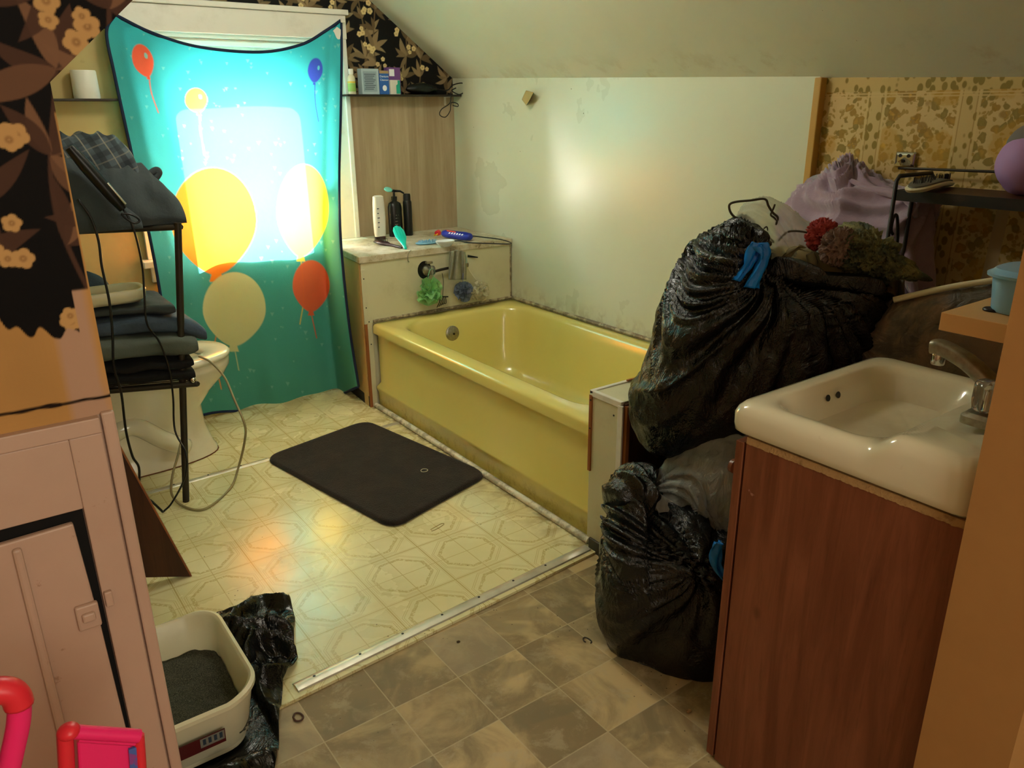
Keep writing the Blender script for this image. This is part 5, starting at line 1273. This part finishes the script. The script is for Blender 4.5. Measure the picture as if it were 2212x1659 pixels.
# the big one resting against the end wall
BIGP = bigp()
big = [(1601,489),(1575,505),(1545,530),(1523,541),(1500,562),(1484,584),(1468,620),(1454,655),(1440,692),(1428,720),(1412,762),(1396,800),(1376,822),(1374,850),(1377,892),(1390,930),(1416,960),(1450,980),(1530,985),(1640,970),(1760,930),(1840,860),(1880,790),(1893,720),(1899,660),(1896,622),(1870,600),(1800,596),(1740,594),(1705,585),(1690,566),(1672,572),(1655,566),(1640,530),(1622,498)]
t = thing('bin_bag', 'big black bin bag with a blue drawstring, piled highest beside the end wall', 'bin bag', (1.75, 1.2, .42))
obj('bag_film', pillow(big, BIGP, .17, 220, 110, (1528,546), .030, 16, .42, 3, .004, axis=VD), M['bag'], t, smooth=180)
kn = at_y(1528, 546, 1.05)
def ribbon(px, y, w0, mt, name, parent, twist=0.0):
    P_ = smoothpts([y(a_, b_) for a_, b_ in px], 6); n = len(P_)
    def g(u, v):
        f_ = v*(n-1); i = min(int(f_), n-2); p = P_[i].lerp(P_[i+1], f_-i); tg = (P_[i+1]-P_[i]).normalized(); sd_ = tg.cross(Vector((0,1,0))).normalized()
        ww = w0(v) if callable(w0) else w0
        return p + sd_*(u-.5)*ww + Vector((0, .010*sin(u*9+v*5+twist), 0))
    return obj(name, MB().grid(8, 28, g), mt, parent, smooth=180, solid=.0012)
bs = ribbon([(1640,526),(1628,545),(1612,575),(1590,606)], bigp(.188), lambda v: .040-.024*v, M['blue'], 'drawstring', t)
ribbon([(1642,528),(1650,548),(1640,585),(1625,622)], bigp(.192), lambda v: .030+.016*v, M['blue'], 'drawstring', t, 2)
# crumpled neck that gathers above the knot
obj('bag_neck', pillow([(1524,548),(1518,538),(1548,515),(1582,500),(1600,486),(1622,498),(1634,520),(1600,545),(1560,556)], bigp(.06), .06, 70, 36, (1524,546), .012, 12, .6, 6, .006), M['bag'], t, smooth=180)
obj('bag_rim', pillow([(1668,570),(1682,554),(1696,560),(1712,556),(1732,566),(1738,592),(1850,592),(1898,606),(1890,640),(1800,630),(1700,612),(1660,596)], bigp(.12), .04, 90, 30, None, .014, 9, .7, 12, .006), M['bag'], t, smooth=180)
# floor bag
fl = [(1367,1030),(1345,1036),(1322,1058),(1317,1080),(1318,1104),(1329,1135),(1318,1170),(1305,1205),(1301,1262),(1303,1310),(1308,1338),(1320,1370),(1345,1402),(1395,1440),(1450,1465),(1520,1478),(1590,1470),(1630,1440),(1650,1400),(1655,1330),(1650,1260),(1625,1200),(1590,1165),(1550,1140),(1500,1115),(1440,1102),(1400,1095),(1412,1060),(1396,1040)]
Yb = 1.13
t = thing('bin_bag', 'full black bin bag standing on the tile floor beside the sink cabinet', 'bin bag', (1.45, Yb, 0))
obj('bag_film', pillow(fl, flp(), .19, 200, 100, (1333,1128), .022, 11, .5, 5, .003, zmin=-.006, ymin=.83, axis=VD), M['bag'], t, smooth=180)
obj('open_rim', pillow([(1320,1062),(1340,1040),(1367,1030),(1395,1040),(1412,1058),(1400,1075),(1380,1098),(1350,1112),(1325,1104)], flp(.08), .05, 70, 30, (1330,1118), .010, 10, .7, 8, .005), M['bag'], t, smooth=180)
ribbon([(1555,1172),(1546,1200),(1548,1225),(1566,1248)], flp(.215), .022, M['blue'], 'drawstring', t)
p = flp(.05)(1309, 1243); pch = obj('torn_scrap', MB().blob(p, (.008,.006,.014), 16, 12, .4, 4), M['lav'], t, smooth=180)
for x_, y_ in ((1353,1342),(1336,1204),(1418,1310)):
    obj('lint', MB().blob(flp(.165)(x_, y_), (.005,.004,.006), 10, 8, .5, 4), M['pan'], t, smooth=180)
# clear bag of clothes on top of it
CBP = plane((1.52, 1.14, .4), VD)
cb = [(1592,930),(1560,938),(1520,950),(1490,970),(1462,1000),(1440,1026),(1424,1052),(1408,1078),(1425,1095),(1455,1102),(1490,1125),(1520,1145),(1560,1165),(1600,1165),(1640,1130),(1655,1080),(1650,1010),(1640,960),(1620,935)]
t = thing('clear_bag', 'frosted clear plastic bag of clothes wedged between the black bags and the cabinet', 'plastic bag', (1.6, 1.08, .3))
obj('bag_film', pillow(cb, CBP, .12, 150, 70, (1424,1080), .016, 14, .5, 8, .006, ymin=.83, axis=VD, lump=.9), M['clearbag'], t, smooth=180)
obj('pink_clothing', MB().blob(CBP(1545,1120), (.09,.07,.03), 40, 24, .3, 3, 3), mat('dusty_pink_cotton', '#b98580', .9), t, smooth=180)
obj('grey_clothing', MB().blob(CBP(1550,1030)+VD*.03, (.09,.08,.07), 40, 24, .25, 3, 6), mat('grey_cotton', '#8f8f85', .9), t, smooth=180)
obj('green_clothing', MB().blob(CBP(1590,1090), (.05,.05,.03), 30, 20, .25, 3, 7), mat('lime_cotton', '#a9ab6a', .9), t, smooth=180)
obj('bag_ear', ribbon([(1440,1100),(1425,1085),(1412,1072),(1396,1056)], plane((1.40, 1.05, .4), VD), lambda v: .05-.03*v, M['clearbag'], 'bag_tail', t).data and MB().blob(plane((1.42, 1.06, .4), VD)(1420,1094), (.016,.01,.010), 14, 10, .4, 4), M['clearbag'], t, smooth=180)

# lavender blanket behind
lv = [(1835,384),(1815,398),(1790,412),(1760,428),(1738,448),(1718,472),(1700,500),(1700,560),(1720,620),(1800,640),(1900,650),(1960,640),(1985,600),(1990,540),(1985,490),(1975,450),(1950,432),(1910,420),(1870,412),(1848,398)]
t = thing('fleece_blanket', 'pale lavender fleece blanket heaped against the gold wallpaper', 'blanket', (2.05, 1.2, .7))
obj('blanket_cloth', pillow(lv, lambda x, y: at_x(x, y, 2.175), .05, 150, 60, (1838,390), .045, 9, .5, 21, .004, axis=(-1,.0,0), lump=.5), M['lav'], t, smooth=180)
for P_, yy, r_ in (([(1836,388),(1838,410),(1850,440),(1872,470),(1890,500),(1906,540)], 1.075, .010), ([(1838,390),(1880,408),(1930,420),(1968,440),(1980,470)], 1.085, .012), ([(1725,480),(1765,440),(1800,436),(1840,446),(1880,480)], 1.085, .010), ([(1880,500),(1900,490),(1930,510),(1936,560)], 1.075, .012), ([(1955,520),(1962,560),(1968,610),(1978,640)], 1.07, .018)):
    obj('blanket_fold', MB().tube(smoothpts([at_x(x_, y_, 2.125) for x_, y_ in P_], 6), [r_*(.5+.5*sin(PI*k/((len(P_)-1)*6))) for k in range((len(P_)-1)*6+1)], 10), M['lav'], t, smooth=180)

# thin clear bag with drawstrings
sb = [(1652,432),(1672,438),(1700,456),(1725,475),(1760,500),(1790,530),(1810,580),(1790,610),(1740,600),(1690,580),(1660,560),(1630,520),(1606,490),(1606,462),(1625,440)]
t = thing('clear_bag', 'thin see-through plastic bag with dark twisted drawstrings on top of the big black bag', 'plastic bag', (1.8, 1.15, .95))
obj('bag_film', pillow(sb, bigp(-.04), .07, 110, 50, (1650,560), .014, 10, .55, 31, .005, axis=VD), M['sheerbag'], t, smooth=180)
M['string'] = mat('dark_cord', '#37301f', .7)
for P_, r_ in (([(1603,488),(1602,476),(1586,468),(1577,456),(1576,442),(1590,436),(1620,433),(1652,430),(1660,445),(1670,460),(1680,470),(1676,486)], .0028), ([(1674,441),(1670,452),(1665,464),(1672,470),(1680,478)], .0022), ([(1682,520),(1692,508),(1706,500),(1730,500),(1757,506)], .0024), ([(1642,510),(1662,514),(1672,524)], .0024), ([(1650,494),(1656,490),(1658,500),(1654,520)], .0018), ([(1760,570),(1790,566),(1806,575),(1820,588)], .0022)):
    obj('drawstring', wire(P_, bigp(.04), r_, 6), M['string'], t, smooth=180)
obj('cream_clothing', pillow([(1660,550),(1690,535),(1730,534),(1765,545),(1790,560),(1800,590),(1770,606),(1720,604),(1680,590),(1655,575)], bigp(.02), .06, 70, 36, None, .014, 8, .6, 33, .004), mat('cream_cotton', '#a79c72', .9), t, smooth=180)
obj('olive_strap', ribbon([(1700,556),(1712,540),(1724,534),(1734,536)], bigp(.09), .012, mat('olive_strap', '#6a6040', .8), 'olive_strap_band', t).data and MB().tube([bigp(.09)(1750,548), bigp(.09)(1756,568), bigp(.09)(1752,590)], [.010,.012,.010], 8), bpy.data.materials['olive_strap'], t, smooth=180)
def crumple(c, r, seed, nu=110, nv=70):
    def fn(d):
        q = d*2.3 + Vector((seed, 0, seed)); w_ = noise.noise(q*1.7)
        return .78 + .34*(1-abs(noise.noise(q+Vector((w_, w_, 0))))*3) + .10*ridged(q*3.1)
    return MB().blob(c, r, nu, nv, 0, 1, seed, fn)
# red, pink, green and yellow garments spilling over
t = thing('red_garment', 'crumpled coral red garment on top of the bag pile', 'clothes', at_y(1780, 520, 1.0))
obj('garment_cloth', crumple(bigp(.06)(1776, 507), (.045,.03,.034), 41), mat('coral_cotton', fn=cloth_fn('#a83f3a', '#8c3430', 20)), t, smooth=180)
t = thing('sheer_scarf', 'grey-green and yellow sheer scarf tangled over the right end of the big black bag', 'scarf', at_y(1880, 570, 1.0))
M['scarf'] = mat('sheer_scarf_cloth', fn=lambda: (lambda P: dict(color=mix(step(ntex(P[3], 12, 4, .6), .42, .62), '#4f5a48', '#8e8a58'), normal=bump(ntex(P[3], 30, 5, .6, 2), .9, .02)))(pos()), rough=.8)
obj('scarf_cloth', pillow([(1800,524),(1826,508),(1860,512),(1890,524),(1915,545),(1945,570),(1980,592),(1962,596),(1925,590),(1900,604),(1868,602),(1840,585),(1815,560),(1795,545)], bigp(.03), .05, 120, 50, (1830,530), .020, 9, .6, 51, .012, axis=VD, lump=1.3), M['scarf'], t, smooth=180)
for k_, (x_, y_, r_) in enumerate(((1850,535,.05),(1895,560,.055),(1930,582,.035))): obj('scarf_bundle', crumple(bigp(.075)(x_, y_), (r_, r_*.6, r_*.7), 70+k_*5), M['scarf'], t, smooth=180)
for k, P_ in enumerate(([(1800,530),(1822,545),(1850,548),(1880,540)], [(1845,580),(1870,592),(1905,585),(1930,570)], [(1870,520),(1900,530),(1930,555),(1975,590)], [(1815,550),(1830,562),(1850,560)], [(1795,520),(1812,512),(1830,516),(1840,530)])):
    obj('scarf_fold', MB().tube(smoothpts([bigp(.08)(x_, y_) for x_, y_ in P_], 6), .007, 8), M['scarf'], t, smooth=180)
t = thing('pink_lace_top', 'pinkish lace garment tangled between the red and green ones', 'clothes', at_y(1800, 530, .96))
obj('lace_cloth', crumple(bigp(.09)(1812, 532), (.055,.03,.040), 61), mat('pink_lace', fn=cloth_fn('#8f6a62', '#6d6658', 40)), t, smooth=180)
t = thing('beige_skirt', 'dull beige cloth hanging down behind the right side of the big black bag', 'clothes', at_y(1920, 700, 1.02))
obj('skirt_cloth', MB().grid(36, 40, lambda u, v: bigp(-.06+.012*sin(u*14+v*2))(1888+66*u-10*v*(1-u)+ (0 if v < .6 else -20*(v-.6)*u), 596+170*v)), mat('beige_cloth', fn=cloth_fn('#8c7f62', '#71664e', 14)), t, smooth=180, solid=.004)

# hamper behind the sink, wrapped in grey clear film
a = at_z(1935, 640, .86); b = at_z(2132, 606, .86)
t = thing('laundry_hamper', 'pale-rimmed laundry hamper in the dark corner behind the sink', 'hamper', (1.95, .7, 0))
hq = [Vector((a.x, .47, 0)), Vector((2.0, .47, 0)), Vector((2.0, a.y-.03, 0)), Vector((a.x, a.y, 0))]
obj('hamper_body', MB().slab([Vector((1.70,.50,0)),Vector((1.99,.50,0)),Vector((1.99,.90,0)),Vector((1.70,.90,0))], (0,0,.70)), mat('dull_plastic', '#6b6252', .6), t, bevel=.02)
obj('rim', MB().slab([Vector((1.69,.49,.70)),Vector((2.0,.49,.70)),Vector((2.0,.91,.70)),Vector((1.69,.91,.70))], (0,0,.03)), M['white'], t, bevel=.008)
t = thing('grey_plastic_wrap', 'large crumpled sheet of grey clear plastic behind the sink', 'plastic sheet', (1.8, .7, .6))
gp = [(1936,646),(1990,630),(2060,616),(2132,606),(2212,600),(2212,760),(2150,830),(1980,830),(1860,800),(1840,745),(1880,700),(1915,665)]
obj('wrap_film', pillow(gp, plane((1.78, .85, .8), (.9,.43,0)), .07, 140, 60, None, .010, 9, .35, 71, .004, axis=(.9,.43,0), ymin=.44), M['greybag'], t, smooth=180)
obj('white_hem', MB().tube(smoothpts([plane((1.74, .83, .8), (.9,.43,0))(x_, y_) for x_, y_ in ((1930,648),(1990,634),(2060,619),(2132,608),(2200,600))], 6), .007, 8), M['pan'], t, smooth=180)

# ================================================================== PINK PLASTIC TOY IN THE NEAR LEFT CORNER
t = thing('plastic_toy', 'hot pink plastic toy standing in front of the cupboard wall', 'toy', (0.0, .86, 0))
y0 = .84
def PY(x, y, Y=y0): return at_y(x, y, Y)
fr = [(135,1585),(150,1574),(175,1582),(290,1590),(302,1584),(306,1600),(312,1700),(330,1900),(160,1900),(140,1700)]
obj('framed_panel', MB().slab([PY(*q) for q in ((166,1600),(288,1606),(292,1700),(305,1900),(190,1900),(172,1700))], (0,.03,0)), M['pinkplastic'], t, bevel=.003)
def bar(ps, r, mt, name): return obj(name, MB().tube([PY(*q) for q in ps], r, 10), mt, t, smooth=50)
bar([(140,1582),(146,1700),(168,1900)], .0085, M['redplastic'], 'side_rail'); bar([(300,1588),(308,1700),(326,1900)], .006, M['redplastic'], 'side_rail')
bar([(150,1580),(300,1590)], .008, M['pinkplastic'], 'top_rail'); bar([(170,1596),(292,1604)], .004, M['pinkplastic'], 'inner_rail')
obj('knob', MB().blob(PY(148, 1580), (.012,.012,.009), 20, 12, 0), M['redplastic'], t, smooth=180)
obj('sticker', MB().slab([PY(278,1620,y0-.004), PY(302,1612,y0-.004), PY(306,1700,y0-.004), PY(284,1700,y0-.004)], (0,.003,0)), mat('blue_purple_sticker', fn=lambda: (lambda P: dict(color=mix(step(ntex(P[3], 60, 3), .5, .56), '#4a5fa8', '#8a3f8a')))(pos()), rough=.4), t)
hd = [PY(-80,1560,.80), PY(-55,1505,.80), PY(-12,1492,.80), PY(24,1495,.80), PY(40,1518,.80), PY(40,1560,.80), PY(28,1620,.80), PY(14,1680,.80), PY(-20,1800,.80), PY(-20,1950,.82)]
mb = MB(); P_ = smoothpts(hd, 8); mb.tube(P_, .011, 14); obj('arched_handle', mb, M['pinkplastic'], t, smooth=180)
obj('handle_grip', MB().tube(P_[6:34], .0135, 14), M['redplastic'], t, smooth=180)
obj('base', MB().box(-.16, .10, .78, .92, 0, .06), M['pinkplastic'], t, bevel=.02)
obj('legs', MB().box(-.03, -.005, .83, .86, .05, .46).box(.05, .075, .83, .86, .05, .46), M['redplastic'], t, bevel=.006)
